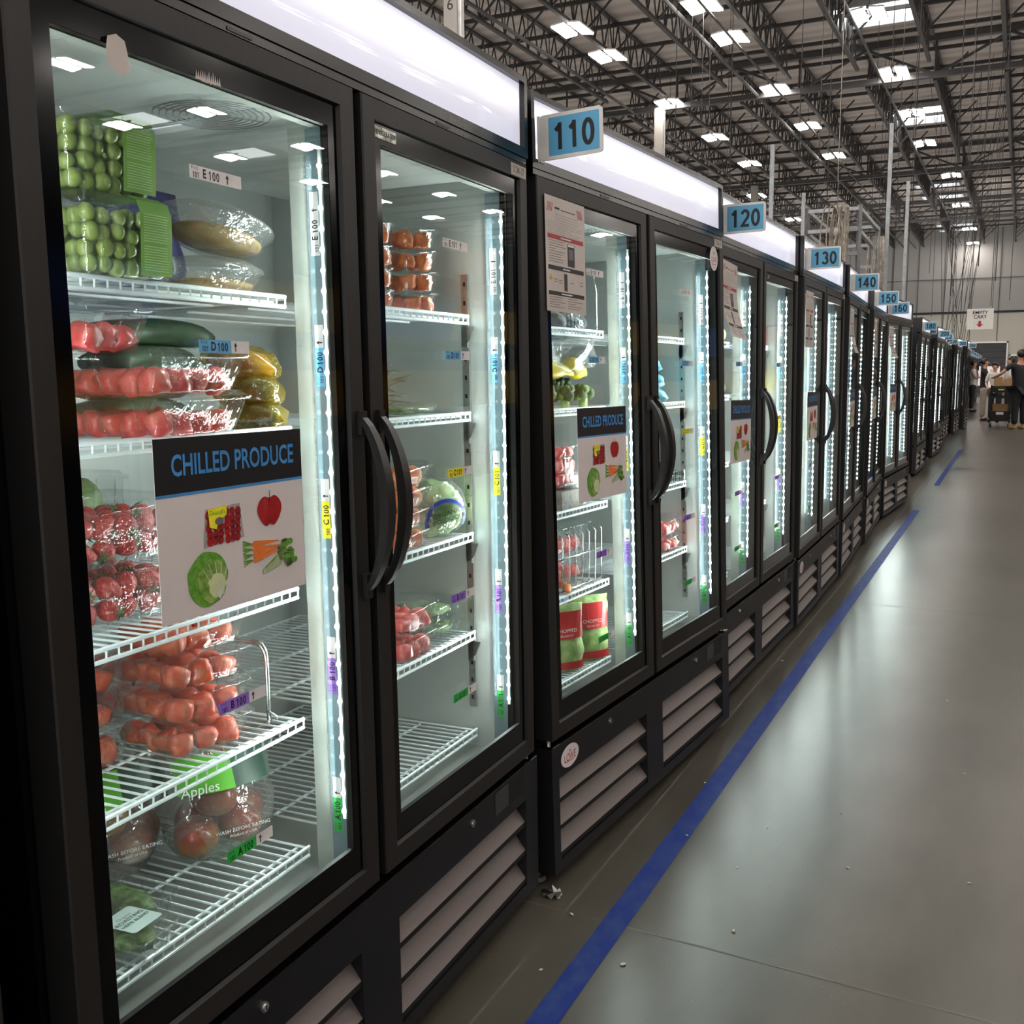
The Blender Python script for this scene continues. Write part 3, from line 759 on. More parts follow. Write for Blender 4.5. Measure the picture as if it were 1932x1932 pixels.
notice(7, .16, 1.74, 0, 1.3, 'paper notice drooping to the right under sign 160')
# small labels, parts of their cabinets
def small(i, name, u, z, w, h, txt, size, face='lab_cream', ink='ink_grey', o=.0008, lab=None, parent=None, bold=.01):
    m = MB(); m.quad((-w / 2, -h / 2, 0), (w / 2, -h / 2, 0), (w / 2, h / 2, 0), (-w / 2, h / 2, 0), face)
    m.text(txt, size, ink, T(0, 0, .0003), bold, sx=.85)
    ob = m.build(name, CAB[i][1][1] if parent is None else parent, label=lab); ob.matrix_local = T(o, u, z) @ FRONT
small(1, 'asset_tag', 1.372, 1.782, .082, .026, 'SCM-37', .022, lab='cream tag reading SCM-37')
small(2, 'asset_tag', 1.364, 1.788, .085, .026, 'SCM-38', .021, lab='cream asset tag')
for i in (3, 4, 5, 6, 7): small(i, 'asset_tag', 1.375, 1.785, .07, .024, 'SCM', .018)
small(1, 'metal_badge', .809, 1.7495, .076, .020, 'REFRIGERATOR', .0125, 'film_silver', 'ink_black', -.0065)
small(3, 'metal_badge', .83, 1.7485, .05, .018, 'REFRIGERATOR', .008, 'film_silver', 'ink_black', -.0065)
def lowe(i, u, z, a, b, o, parent, size):
    m = MB(); m.disc((0, 0, 0), (0, 0, 1), b, 'paper', 30, None, Matrix.Diagonal((a / b, 1, 1, 1)))
    m.text('LOWE', size, 'ink_red', T(0, -b * .12, .0003), .0, sx=.8)
    m.quad((-a * .45, -b * .5, .0003), (a * .45, -b * .5, .0003), (a * .45, -b * .44, .0003), (-a * .45, -b * .44, .0003), 'ink_red')
    m.disc((0, b * .45, .0003), (0, 0, 1), b * .12, 'ink_grey', 10)
    ob = m.build('maker_badge', parent, label='white oval badge reading LOWE'); ob.matrix_local = T(o, u, z) @ FRONT
lowe(2, .100, .328, .052, .030, .001, CAB[2][2], .030)
lowe(2, 1.313, 1.731, .042, .042, .001, CAB[2][1][1], .024)
for i in (4, 5, 6, 7): lowe(i, .10, .328, .052, .030, .001, CAB[i][2], .030)
# tape remnants on nearest glass
m = MB(); m.poly([(-.002, u, z) for u, z in ((.160, 1.702), (.178, 1.694), (.196, 1.699), (.194, 1.722), (.190, 1.737), (.176, 1.742), (.162, 1.736), (.158, 1.718))], 'paper_warm')
ob = m.build('tape_remnant', CAB[1][1][0], label='torn piece of whitish tape')
m = MB(); 
for k in range(12):
    u = .315 + k * .0042; m.poly([(-.002, u, 1.722 + random.uniform(0, .004)), (-.002, u + .005, 1.724), (-.002, u + .003, 1.735 + random.uniform(0, .006))], 'paper_warm')
m.build('tape_remnant', CAB[1][1][0], label='shredded strip of tape')

# ------------------------------------------------------------------ produce
def place(i, u, o, z, a=0.): return FR[i] @ T(o, u, z) @ R(a, 'Z')
def box_shell(w, d, h, taper=.85, lid=True, rim=.007, mt='clam', lidh=.012):
    m = MB()
    L = [rrect(w * taper, d * taper, .014, 0.001), rrect(w * taper + .004, d * taper + .004, .016, .006), rrect(w, d, .018, h - .004), rrect(w + rim * 2, d + rim * 2, .02, h - .003), rrect(w + rim * 2, d + rim * 2, .02, h + .002)]
    m.loft(L, mt, True, False)
    if lid: m.loft([rrect(w + rim * 2, d + rim * 2, .02, h + .003), rrect(w, d, .018, h + .005), rrect(w * .94, d * .94, .018, h + lidh)], mt, False, True)
    for s in (-1, 1):     # moulded ribs
        for k in (-1, 0, 1):
            m.bar((k * w * .28, s * d * .5 * taper, .008), (k * w * .3, s * d * .5, h - .006), .0016, mt)
            m.bar((s * w * .5 * taper, k * d * .28, .008), (s * w * .5, k * d * .3, h - .006), .0016, mt)
    return m
def chunk_mesh(seed, mt, s=1.):
    rnd = random.Random(seed); m = MB(); M = R(rnd.uniform(0, 6), 'Z') @ R(rnd.uniform(-.5, .5), 'X')
    a, b, c = [rnd.uniform(.015, .021) * s for _ in range(3)]
    n = 3; vs = []; fs = []
    # rounded wedge: six subdivided faces pushed by noise
    def face(fx):
        o = len(vs)
        for i in range(n + 1):
            for j in range(n + 1):
                x, y = i / n * 2 - 1, j / n * 2 - 1; v = Vector(fx(x, y)); l = v.length
                v = v * (1 - .30 * max(0, l - 1.0)); v += Vector([noise.noise(v * 1.3 + Vector((seed, k * 5, 0))) * .22 for k in range(3)])
                tp = 1 - .18 * v.z * (1 if seed % 2 else -1)
                vs.append((v.x * a * tp, v.y * b * tp, v.z * c))
        for i in range(n):
            for j in range(n): fs.append((o + i * (n + 1) + j, o + (i + 1) * (n + 1) + j, o + (i + 1) * (n + 1) + j + 1, o + i * (n + 1) + j + 1))
    face(lambda x, y: (x, y, 1)); face(lambda x, y: (y, x, -1)); face(lambda x, y: (1, x, y)); face(lambda x, y: (-1, y, x)); face(lambda x, y: (y, 1, x)); face(lambda x, y: (x, -1, y))
    idx = {}; nv = []; mp = []
    for v in vs:
        k = tuple(round(c_, 5) for c_ in v)
        if k not in idx: idx[k] = len(nv); nv.append(v)
        mp.append(idx[k])
    m.add(nv, [tuple(mp[q] for q in f_) for f_ in fs], mt, M); return m.mesh('chunk', True)
CH = {mt: [chunk_mesh(k + 11, mt, 1.) for k in range(6)] for mt in ('melon_red', 'melon_orange', 'carrot_orange')}
def fill_chunks(M, w, d, h, mt, what, label, group, cell=.036, r=1.0, seed=0):
    rnd = random.Random(seed); nx = max(1, int(w / cell)); ny = max(1, int(d / cell)); nz = max(1, round(h / (cell * .95)))
    for c in range(nz):
        for a in range(nx):
            for b in range(ny):
                if nz * nx * ny > 9 and 0 < a < nx - 1 and 0 < b < ny - 1 and c < nz - 1: continue
                o = obj(what, rnd.choice(CH[mt]), None, label, what.replace('_', ' ').replace('watermelon chunk', 'melon chunk'), group,
                        M=M @ T((a + .5 - nx / 2) * w / nx + rnd.uniform(-.003, .003), (b + .5 - ny / 2) * d / ny + rnd.uniform(-.003, .003), .019 + c * cell * .9) @ R(rnd.uniform(0, 6.3), 'Z') @ R(rnd.uniform(-.4, .4), 'Y') @ Matrix.Scale(r * rnd.uniform(.95, 1.12), 4))
def tray_of(i, u, o, z, a, w, d, h, mt, name, label, what, clabel, group, seed, shell=None, cell=.036, cgroup=None):
    M = place(i, u, o, z, a)
    sh = shell or box_shell(d, w, h)
    t = sh.build(name, None, True, label=label, cat='container', group=cgroup, M=M)
    fill_chunks(M @ T(0, 0, 0), d * .84, w * .84, h - .012, mt, what, clabel, group, cell, seed=seed)
    return t
# D shelf: melon trays (second shelf of nearest cabinet)
z = SHZ[1] + .006
for k, nm in enumerate(('bottom', 'middle', 'top')):
    tray_of(1, .405 if k < 2 else .27, -.215 if k < 2 else -.25, z + k * .064, 0 if k < 2 else .1, .205 if k < 2 else .13, .25, .056, 'melon_red', 'melon_tray',
            'clear tray of pink watermelon, %s of the stack on the second shelf' % nm, 'watermelon_chunk', 'pink watermelon chunk inside the %s tray on the second shelf' % nm, 'watermelon chunks in the %s tray on the second shelf' % nm, 40 + k, cgroup='watermelon trays on the second shelf')
# B shelf: melon stack (4) and a stack behind-left (3)
z = SHZ[3] + .006
for k, nm in enumerate(('lowest', 'second-lowest', 'third-lowest', 'topmost')):
    tray_of(1, .49, -.262, z + k * .058, -.22, .165, .19, .052, 'melon_orange', 'melon_tray', 'clear tray of orange-red melon, %s of the four-high stack on the fourth shelf' % nm,
            'melon_chunk', 'orange-red melon chunk in the %s tray of the four-high stack' % nm, 'melon chunks in the %s tray of the tall stack' % nm, 60 + k, cgroup='four-high stack of melon trays')
for k, nm in enumerate(('lowest', 'middle', 'topmost')):
    tray_of(1, .335, -.36, z + k * .060, 0, .12, .17, .054, 'melon_orange', 'melon_tray', 'clear tray of melon, %s of three at the left of the fourth shelf' % nm,
            'melon_chunk', 'orange-red melon chunk in the %s left-hand tray on the fourth shelf' % nm, 'melon chunks in the %s left tray' % nm, 70 + k, cgroup='three-high stack of melon trays')
for k in range(2):
    tray_of(1, .60, -.50, z + k * .07, 0, .13, .17, .062, 'melon_red', 'melon_tray', 'dim red fruit tray at the back right of the fourth shelf, %s one' % ('lower', 'upper')[k],
            'melon_chunk', 'dark red fruit chunk in the %s back-right tray of the fourth shelf' % ('lower', 'upper')[k], 'fruit in the %s back-right tray' % ('lower', 'upper')[k], 80 + k, cgroup='back-right fruit trays')
# wire divider loop
m = MB(); pts = [(0, 0, 0), (0, 0, .12)] + [(-.02 * (1 - math.cos(t)), 0, .12 + .03 * math.sin(t)) for t in (.5, 1, 1.57)] + [(-.3, 0, .15), (-.33, 0, .12), (-.33, 0, 0)]
m.tube(pts, .0022, 'chrome', 6); m.tube([(p[0] - .010, p[1] + .006, p[2] * .95) for p in pts], .0022, 'chrome', 6)
for s in (0, 1): m.tube([(0 - .01 * s, .006 * s, .018), (.004, .012 - .02 * s, .008), (.006, .012 - .024 * s, 0)], .002, 'chrome', 5)
m.build('shelf_divider', None, True, label='bent chrome wire divider standing on the fourth shelf', cat='shelf divider', M=place(1, .635, -.185, SHZ[3] + .004))
# grapes
def grape_clam(u, o, z, lab, seed):
    M = place(1, u, o, z, 0); h = .098
    box_shell(.13, .165, h, .9, lidh=.014).build('grape_clamshell', None, True, label='clear clamshell of green grapes, %s' % lab, cat='container', group='grape clamshells on the top shelf', M=M)
    g = root('grape_bunch', 'bunch of green grapes inside the %s clamshell' % lab.split(' ')[0], 'grapes', M, 'green grapes on the top shelf')
    gm = MB().sphere((0, 0, 0), .0125, 'grape', 12, 8, (1, 1, 1.08)).mesh('grape', True); rnd = random.Random(seed)
    for c in range(4):
        for a in range(5):
            for b in range(6):
                if 0 < a < 4 and 0 < b < 5 and c < 3: continue
                q = obj('grape', gm, g); q.matrix_local = T((a - 2) * .0235 + rnd.uniform(-.004, .004), (b - 2.5) * .0245 + rnd.uniform(-.004, .004), .016 + c * .0225 + rnd.uniform(-.003, .003)) @ R(rnd.uniform(-1, 1), 'X') @ Matrix.Scale(rnd.uniform(.88, 1.06), 4)
    m = MB(); e = .004; w0, w1 = .010, .072     # label band over lid and front
    prof = [(-.05, h + .020), (.050, h + .020), (.068, h + .012), (.0745, h - .004), (.0735, .06), (.070, .006)]
    for (x0, z0), (x1, z1) in zip(prof, prof[1:]): m.quad((x0, w0, z0), (x1, w0, z1), (x1, w1, z1), (x0, w1, z0), 'grape_label')
    rnd = random.Random(3)
    for k in range(22):
        zz = .012 + k * .0037
        if k in (10,): continue
        x = .0705 + (zz - .006) / .09 * .0045 + .0006
        m.quad((x, w0 + .006, zz), (x, w1 - .006 - rnd.uniform(0, .006), zz), (x, w1 - .006 - rnd.uniform(0, .004), zz + .0013), (x, w0 + .006, zz + .0013), 'grape_print')
    m.build('grape_label', g, label='lime green printed label band')
grape_clam(.300, -.185, SHZ[0] + .006, 'lower one standing on the top shelf', 1)
grape_clam(.292, -.200, SHZ[0] + .006 + .116, 'upper one stacked on the other', 2)
# covered dishes
def dish(u, o, z, tilt, lab, r=.1):
    m = MB(); n = 24
    L = [[(rr * math.cos(2 * PI * k / n) * 1.0, rr * math.sin(2 * PI * k / n) * 1.35, zz) for k in range(n)] for rr, zz in ((r * .62, 0), (r * .7, .004), (r * .95, .036), (r, .038), (r * .98, .044), (r * .7, .058), (r * .3, .064))]
    Mx = place(1, u, o, z, .1) @ R(tilt, 'X')
    m.loft(L, 'film'); m.build('plastic_dish', None, True, label='shallow clear lidded dish of tan food, %s' % lab, cat='dish', group='covered dishes at the back of the top shelf', M=Mx)
    f = MB(); f.sphere((0, 0, .016), r * .78, 'tan_food', 16, 8, (1, 1.35, .17), jit=.15)
    f.build('tan_food', None, True, label='flat tan food inside the dish, %s' % lab, cat='food', group='food in the covered dishes', M=Mx)
dish(.590, -.235, SHZ[0] + .006, 0, 'lower', .085)
dish(.600, -.225, SHZ[0] + .085, -.20, 'upper', .088)
m = MB(); m.sphere((0, 0, .07), .07, 'grey_food', 16, 10, (1, 1.0, .95), jit=.3); m.sphere((0, 0, .07), .074, 'film', 16, 10, (1, 1, .98), jit=.4, seed=2)
m.build('wrapped_produce', None, True, label='grey film-wrapped bundle behind the grapes on the top shelf', cat='produce', M=place(1, .47, -.42, SHZ[0] + .004))
def bag(u, o, z, w, d, h, mt, lab, i=1, name='produce_bag', print_=None, seed=0, a=0., grp=None, cat='bag', jit=.35, film=None):
    m = MB(); n = 18; L = []
    for t in [k / 7 for k in range(8)]:
        sc = (.72 + .28 * math.sin(PI * min(1, t * 1.5)) if t < .7 else 1 - (t - .7) * .9); fl = 1 if t < .6 else max(.12, 1 - (t - .6) * 2.2)
        L.append([((d / 2) * sc * fl * math.cos(2 * PI * k / n) * (1 + jit * .4 * noise.noise(Vector((k * .9 + seed, t * 4, 0)))), (w / 2) * (sc if t < .7 else 1.0) * math.sin(2 * PI * k / n) * (1 + jit * .3 * noise.noise(Vector((k * .7, t * 3 + seed, 5)))), h * t) for k in range(n)])
    m.loft(L, mt)
    if print_:
        for (pm, y0, y1, z0, z1) in print_:
            N = 6
            for k in range(N):
                ya = y0 + (y1 - y0) * k / N; yb = y0 + (y1 - y0) * (k + 1) / N
                X = lambda y, z_: d / 2 * 1.04 * math.sqrt(max(.05, 1 - (y / (w / 2)) ** 2)) * (1 if z_ < .6 * h else .8)
                m.quad((X(ya, z0), ya, z0), (X(yb, z0), yb, z0), (X(yb, z1), yb, z1), (X(ya, z1), ya, z1), pm)
    return m.build(name, None, True, label=lab, cat=cat, group=grp, M=place(i, u, o, z, a))
bag(.60, -.40, SHZ[0] + .004, .20, .12, .20, 'purple_bag', 'dark blue and purple bag at the back of the top shelf')
# second shelf: cucumbers and yellowish wrapped veg
rnd = random.Random(5)
for k in range(8):
    m = MB(); L = .25
    m.tube([(-L / 2 + L * t / 8, 0, .008 * math.sin(PI * t / 8)) for t in range(9)], [.012, .021, .024, .025, .025, .025, .024, .02, .01], 'cuke', 10)
    m.build('cucumber', None, True, label='dark green cucumber behind the melon trays', cat='cucumber', group='cucumbers behind the melon trays', M=place(1, .53 + .01 * k, -.40 + .045 * (k % 2), SHZ[1] + .03 + .046 * (k // 2), PI / 2 + rnd.uniform(-.2, .2)))
for k in range(3):
    m = MB(); m.sphere((0, 0, 0), .1, 'film_yellow', 18, 10, (.45, .95, .42), jit=.3, seed=k); m.sphere((0, 0, 0), .092, 'cuke' if k < 2 else 'tan_food', 14, 8, (.4, .9, .36), jit=.2, seed=k)
    m.box(.030, .044, -.03, .03, .012, .014, 'lab_white')
    m.build('wrapped_vegetables', None, True, label='long package in yellowish film, %s of the pile right of the melon trays' % ('lowest', 'middle', 'topmost')[k], cat='vegetables', group='yellowish wrapped packages on the second shelf', M=place(1, .650, -.205 - .012 * k, SHZ[1] + .030 + k * .044, 1.35 + .12 * k) @ R(.12, 'X') @ Matrix.Scale(.86, 4))
# strawberries
bm_ = MB(); n = 14; Lb = []
for k in range(9):
    t = k / 8; rr = .0175 * (math.sin(PI * (t * .82 + .12)) ** .8) * (1.1 - .35 * t) if 0 < k < 8 else .004
    Lb.append([(rr * math.cos(2 * PI * q / n), rr * math.sin(2 * PI * q / n), .020 - t * .042) for q in range(n)])
bm_.loft(Lb, 'berry'); BERRY = bm_.mesh('strawberry', True)
bm_ = MB()
for q in range(7):
    t = 2 * PI * q / 7; bm_.poly([(0, 0, .0215), (.006 * math.cos(t - .35), .006 * math.sin(t - .35), .0225), (.015 * math.cos(t), .015 * math.sin(t), .0195), (.006 * math.cos(t + .35), .006 * math.sin(t + .35), .0225)], 'leafy')
LEAF = bm_.mesh('leaf_cap')
for k, nm in enumerate(('lower', 'upper')):
    zz = SHZ[2] + .006 + k * .096; M = place(1, .365, -.30, zz, 0)
    box_shell(.19, .24, .086, .92).build('strawberry_clamshell', None, True, label='clear clamshell of strawberries, %s of the two beside the poster' % nm, cat='container', group='strawberry clamshells on the third shelf', M=M)
    rnd = random.Random(k + 20)
    for c in range(2):
        for a in range(4):
            for b in range(5):
                if a < 3 and 0 < b < 4 and c == 0: continue
                s = obj('strawberry', BERRY, None, 'red strawberry with green cap inside the %s clamshell on the third shelf' % nm, 'strawberry', 'strawberries in the %s clamshell' % nm,
                        M=M @ T((a - 1.5) * .041 + rnd.uniform(-.004, .004), (b - 2) * .042 + rnd.uniform(-.004, .004), .024 + c * .034) @ R(rnd.uniform(0, 6), 'Z') @ R(rnd.uniform(.6, 2.2), 'X') @ Matrix.Scale(1.08, 4))
                obj('leaf_cap', LEAF, s)
m = box_shell(.16, .16, .10, .92); m.build('clear_box', None, True, label='empty-looking clear box at the back of the third shelf', cat='container', M=place(1, .50, -.52, SHZ[2] + .10 + .01))
m = MB(); m.sphere((0, 0, .0), .05, 'lettuce', 12, 8, (.8, .8, 1), jit=.4); m.build('leafy_produce', None, True, label='yellow-green produce behind the strawberries', cat='produce', M=place(1, .52, -.50, SHZ[2] + .16))
# apples
def apple_bag(u, o, z, lab, n, seed, w=.19):
    rnd = random.Random(seed)
    am = MB(); L = []
    for k in range(10):
        t = PI * k / 9; rr = .041 * math.sin(t) ** .85 * (1 + .08 * math.cos(t)) + (.0005); L.append([(rr * math.cos(2 * PI * q / 14), rr * math.sin(2 * PI * q / 14), .036 * math.cos(t) * (1 - .25 * math.exp(-rr * 90)) + .0) for q in range(14)])
    am.loft(L, 'apple'); am = am.mesh('apple', True)
    pos = [(.0, -.055, .04), (.03, .03, .04), (-.05, .0, .04), (.0, .075, .045), (.015, -.015, .105), (-.03, .06, .105), (-.01, .02, .15)]
    for k in range(n):
        p = pos[k]; obj('apple', am, None, 'red-brown apple inside the %s' % lab, 'apple', 'apples in the %s' % lab, M=place(1, u + p[1], o + p[0], z + p[2]) @ R(rnd.uniform(0, 3), 'Z') @ R(rnd.uniform(-.6, .6), 'X'))
    b = bag(u, o, z, w + .02, .16, .21, 'film', lab, seed=seed, name='apple_bag', jit=.9, a=-.5)
    m = MB(); N = 8
    for k in range(N):
        ya = -.085 + .10 * k / N; yb = -.085 + .10 * (k + 1) / N
        for (z0, z1, mt) in ((.135, .195, 'green_print'),):
            X = lambda y: .062 * math.sqrt(max(.1, 1 - (y / .11) ** 2))
            m.quad((X(ya) + .012, ya, z0), (X(yb) + .012, yb, z0), (X(yb) - .022, yb, z1), (X(ya) - .022, ya, z1), mt)
    for k in range(N):
        ya = .015 + .08 * k / N; yb = .015 + .08 * (k + 1) / N; X = lambda y: .062 * math.sqrt(max(.1, 1 - (y / .11) ** 2))
        m.quad((X(ya) + .012, ya, .135), (X(yb) + .012, yb, .135), (X(yb) - .022, yb, .195), (X(ya) - .022, ya, .195), 'dark_green_print')
    m.text('Apples', .026, 'lab_white', T(.072, -.05, .145) @ FRONT, .0)
    m.text('WASH BEFORE EATING', .010, 'lab_white', T(.086, .02, .060) @ FRONT, .0); m.text('Product of USA', .008, 'lab_white', T(.086, .02, .050) @ FRONT, .0)
    o_ = m.build('bag_print', b)
apple_bag(.605, -.30, SHZ[4] + .006, 'bag of red apples with green label on the bottom shelf', 7, 5)
apple_bag(.455, -.42, SHZ[4] + .006, 'smaller apple bag at the left of the bottom shelf', 5, 9, .16)
bag(.63, -.55, SHZ[4] + .004, .2, .14, .22, 'film', 'dark clear bag of greens at the back of the bottom shelf', seed=12)
m = MB(); m.sphere((0, 0, .08), .085, 'leafy_dark', 14, 8, (.7, 1, .9), jit=.5); m.build('leafy_greens', None, True, label='leafy greens inside the dark clear bag at the back of the bottom shelf', cat='greens', M=place(1, .63, -.55, SHZ[4] + .01))
# herb boxes
for k, (u, o, a) in enumerate(((.262, -.205, .05), (.345, -.275, -.1))):
    M = place(1, u, o, SHZ[4] + .006, a)
    box_shell(.17, .085, .045, .9, lidh=.008).build('herb_box', None, True, label=('nearer clear box of herbs with pale label' if k == 0 else 'clear box of herbs behind the labelled one'), cat='container', group='herb boxes on the bottom shelf', M=M)
    m = MB(); m.sphere((0, 0, .022), .036, 'leafy', 14, 8, (2.0, 1, .5), jit=.5, seed=k); m.build('herbs', None, True, label='green herbs inside the %s box on the bottom shelf' % ('labelled' if k == 0 else 'rear'), cat='herbs', M=M)
    if k == 0:
        m = MB(); m.poly([(x, y, .0545) for x, y, _ in rrect(.07, .062, .006, 0, 3)], 'label_sage')
        Mt = T(0, 0, .0548) @ R(-PI / 2, 'Z') @ R(PI, 'Z')
        m.text('ROASTING', .0115, 'dark_green_print', Mt @ T(0, .004, 0), .01); m.text('HERB BLEND', .0095, 'dark_green_print', Mt @ T(0, -.008, 0), .01); m.text('Organic', .009, 'ink_grey', Mt @ T(0, .015, 0), 0)
        m.build('herb_label', None, label='pale sage label reading ROASTING HERB BLEND on the nearer herb box', cat='label', M=M @ T(.035, 0, 0))
# ---- right compartment of nearest cabinet
def tub(i, u, o, z, lab, grp, mt='carrot_orange', r=.058, h=.042, seed=0, clab=None):
    m = MB(); n = 22
    L = [[(rr * math.cos(2 * PI * k / n), rr * math.sin(2 * PI * k / n), zz) for k in range(n)] for rr, zz in ((r * .84, 0), (r * .86, .003), (r * .97, h - .004), (r * 1.04, h - .003), (r * 1.04, h), (r * .98, h + .001), (r * .95, h + .003))]
    M = place(i, u, o, z, 0)
    m.loft(L, 'clam'); m.build('food_tub', None, True, label=lab, cat='tub', group=grp, M=M)
    rnd = random.Random(seed)
    for k in range(5):
        t = k * 1.257 + rnd.uniform(0, .6); rr = r * .52
        obj('sweet_potato_chunk', rnd.choice(CH[mt]), None, clab, 'vegetable chunk', 'orange chunks in the round tubs', M=M @ T(rr * math.cos(t), rr * math.sin(t), .021) @ R(rnd.uniform(0, 6), 'Z') @ Matrix.Scale(.95, 4))
for k in range(4):
    nm = ('lowest', 'second', 'third', 'topmost')[k]
    tub(1, 1.095, -.235, SHZ[0] + .006 + k * .047, 'round clear tub of orange chunks, %s of the left stack' % nm, 'round tubs in the left stack', seed=k, clab='orange vegetable chunk inside the %s tub of the left stack' % nm)
    tub(1, 1.235, -.215, SHZ[0] + .006 + k * .047, 'round clear tub of orange chunks, %s of the right stack' % nm, 'round tubs in the right stack', seed=k + 9, clab='orange vegetable chunk inside the %s tub of the right stack' % nm, r=.066)
# dried herbs + flat greens on second shelf right
m = MB(); rnd = random.Random(8)
for k in range(60):
    a = rnd.uniform(-1.2, 1.2); z_ = rnd.uniform(0, .11); p = Vector((rnd.uniform(-.05, .05), -.06, z_)); q = p + Vector((rnd.uniform(-.03, .03), .05 + rnd.uniform(0, .05), rnd.uniform(-.02, .03)))
    m.bar(p, q, .004, 'herb_dry', 4, r2=.0008)
m.build('dried_herbs', None, label='brownish bunch of dried sprigs on the second shelf of the right-hand door', cat='herbs', M=place(1, 1.07, -.20, SHZ[1] + .004))
m = MB(); m.sphere((0, 0, .012), .07, 'leafy', 16, 6, (1, 1.5, .14), jit=.3); m.sphere((0, 0, .014), .075, 'film', 16, 6, (1, 1.5, .18), jit=.4)
m.build('greens_packet', None, True, label='flat film packet of green leaves on the second shelf, right door', cat='greens', M=place(1, 1.215, -.24, SHZ[1] + .004))
# lettuce in bag
m = MB(); m.sphere((0, 0, .068), .066, 'lettuce', 20, 14, (.9, 1.05, 1.02), jit=.15); b = m.build('lettuce_head', None, True, label='round green lettuce wrapped in a clear bag with blue ring print', cat='lettuce', M=place(1, 1.30, -.20, SHZ[2] + .004, -.75))
m = MB(); m.sphere((0, 0, .070), .073, 'film', 20, 12, (.92, 1.07, 1.05), jit=.12); w = m.build('clear_wrap', b, True)
m = MB(); rr0, rr1 = .052, .064
def onb(y, z_): 
    q = 1 - (y / .082) ** 2 - ((z_ - .07) / .080) ** 2; return (.074 * math.sqrt(max(.02, q)) + .003, y, z_)
for k in range(26):
    t0 = -.35 + k * .15; t1 = t0 + .15
    c = (0.008, .048)
    P4 = [(c[0] + r_ * math.cos(t), c[1] + r_ * .95 * math.sin(t)) for r_, t in ((.044, t0), (.053, t0), (.053, t1), (.044, t1))]
    m.poly([onb(*p) for p in P4], 'blue_print')
m.text('ORGANIC', .016, 'dark_green_print', T(.072, .008, .064) @ FRONT @ R(.25, 'Z'), 0); m.text('BIOLOGIQUE', .014, 'dark_green_print', T(.073, .012, .050) @ FRONT @ R(.25, 'Z'), 0)
m.build('ring_print', b, label='blue ring print with ORGANIC BIOLOGIQUE')
for k in range(4):
    nm = ('lowest', 'second', 'third', 'topmost')[k]
    M = place(1, 1.115, -.21, SHZ[2] + .006 + k * .047, .08)
    tray_of(1, 1.115, -.21, SHZ[2] + .006 + k * .047, .08, .13, .15, .040, 'carrot_orange', 'food_tray', 'clear tray of orange pieces, %s of the stack beside the lettuce' % nm, 'carrot_chunk', 'orange piece inside the %s tray beside the lettuce' % nm, 'orange pieces in the %s tray beside the lettuce' % nm, 90 + k, cell=.04, cgroup='trays stacked beside the lettuce')
for k in range(2):
    nm = ('lower', 'upper')[k]
    tray_of(1, 1.11, -.22, SHZ[3] + .006 + k * .062, .05, .16, .18, .055, 'melon_red', 'melon_tray', 'clear tray of watermelon behind the right door, %s one' % nm, 'watermelon_chunk', 'watermelon chunk in the %s tray behind the right door' % nm, 'watermelon in the %s tray behind the right door' % nm, 95 + k, cgroup='watermelon trays behind the right door')
    M = place(1, 1.295, -.24, SHZ[3] + .006 + k * .046, 0)
    box_shell(.16, .15, .038, .9, lidh=.006).build('greens_clamshell', None, True, label='flat clamshell of salad greens, %s one beside the watermelon' % nm, cat='container', group='greens clamshells on the fourth shelf', M=M)
    m = MB(); m.sphere((0, 0, .018), .062, 'leafy', 14, 6, (1.1, 1.05, .26), jit=.5, seed=k); m.build('salad_greens', None, True, label='salad leaves inside the %s greens clamshell' % nm, cat='greens', group='salad leaves in the clamshells', M=M)
bag(1.04, -.20, SHZ[3] + .145, .06, .06, .07, 'magenta_bag', 'small magenta bag on top of the watermelon trays', seed=4)
# ---- cabinet under sign 110
bag(.44, -.20, SHZ[0] + .004, .10, .10, .06, 'grey_food', 'dark packet on the top shelf under sign 110', i=2, seed=1)
bag(.57, -.21, SHZ[0] + .004, .16, .12, .07, 'film', 'crumpled clear bag on the top shelf under sign 110', i=2, seed=2)
bag(.43, -.20, SHZ[0] + .065, .14, .08, .05, 'white_bag', 'pale crumpled packet on the dark one under sign 110', i=2, seed=6)
m = MB(); m.box(-.07, .07, -.08, .08, 0, .004, 'grey_food')
for k in range(7):
    for s in (-1, 1): m.bar((s * .07, -.08 + k * .0267, 0), (s * .07, -.08 + k * .0267, .06), .002, 'opp_dark'); m.bar((-.07 + k * .0233, s * .08, 0), (-.07 + k * .0233, s * .08, .06), .002, 'opp_dark')
for zz in (.02, .04, .06):
    for s in (-1, 1): m.bar((s * .07, -.08, zz), (s * .07, .08, zz), .002, 'opp_dark'); m.bar((-.07, s * .08, zz), (.07, s * .08, zz), .002, 'opp_dark')
m.build('small_basket', None, label='small dark wire basket on the top shelf under sign 110', cat='basket', M=place(2, .585, -.30, SHZ[0] + .004))
m = MB(); pts = [(0, 0, .0), (.0, .0, .12), (-.01, .006, .17), (-.04, .01, .18)]
m.tube(pts, .003, 'chrome', 6); m.build('wire_hook', None, True, label='chrome wire loop standing behind the left door under sign 110', cat='hook', M=place(2, .655, -.15, SHZ[0] + .004))
for k in range(2):
    m = MB(); m.tube([(0, -.09 + .018 * t, .004 * math.sin(t)) for t in range(11)], [.01, .022, .027, .029, .029, .027, .024, .02, .015, .011, .006], 'squash', 12)
    m.build('yellow_squash', None, True, label='yellow squash, %s one in the clear bag under sign 110' % ('right-hand', 'left-hand')[k], cat='squash', group='yellow squash on the broccoli', M=place(2, .60 - k * .16, -.195, SHZ[1] + .120, .15 - .4 * k) @ R(-.15, 'X'))
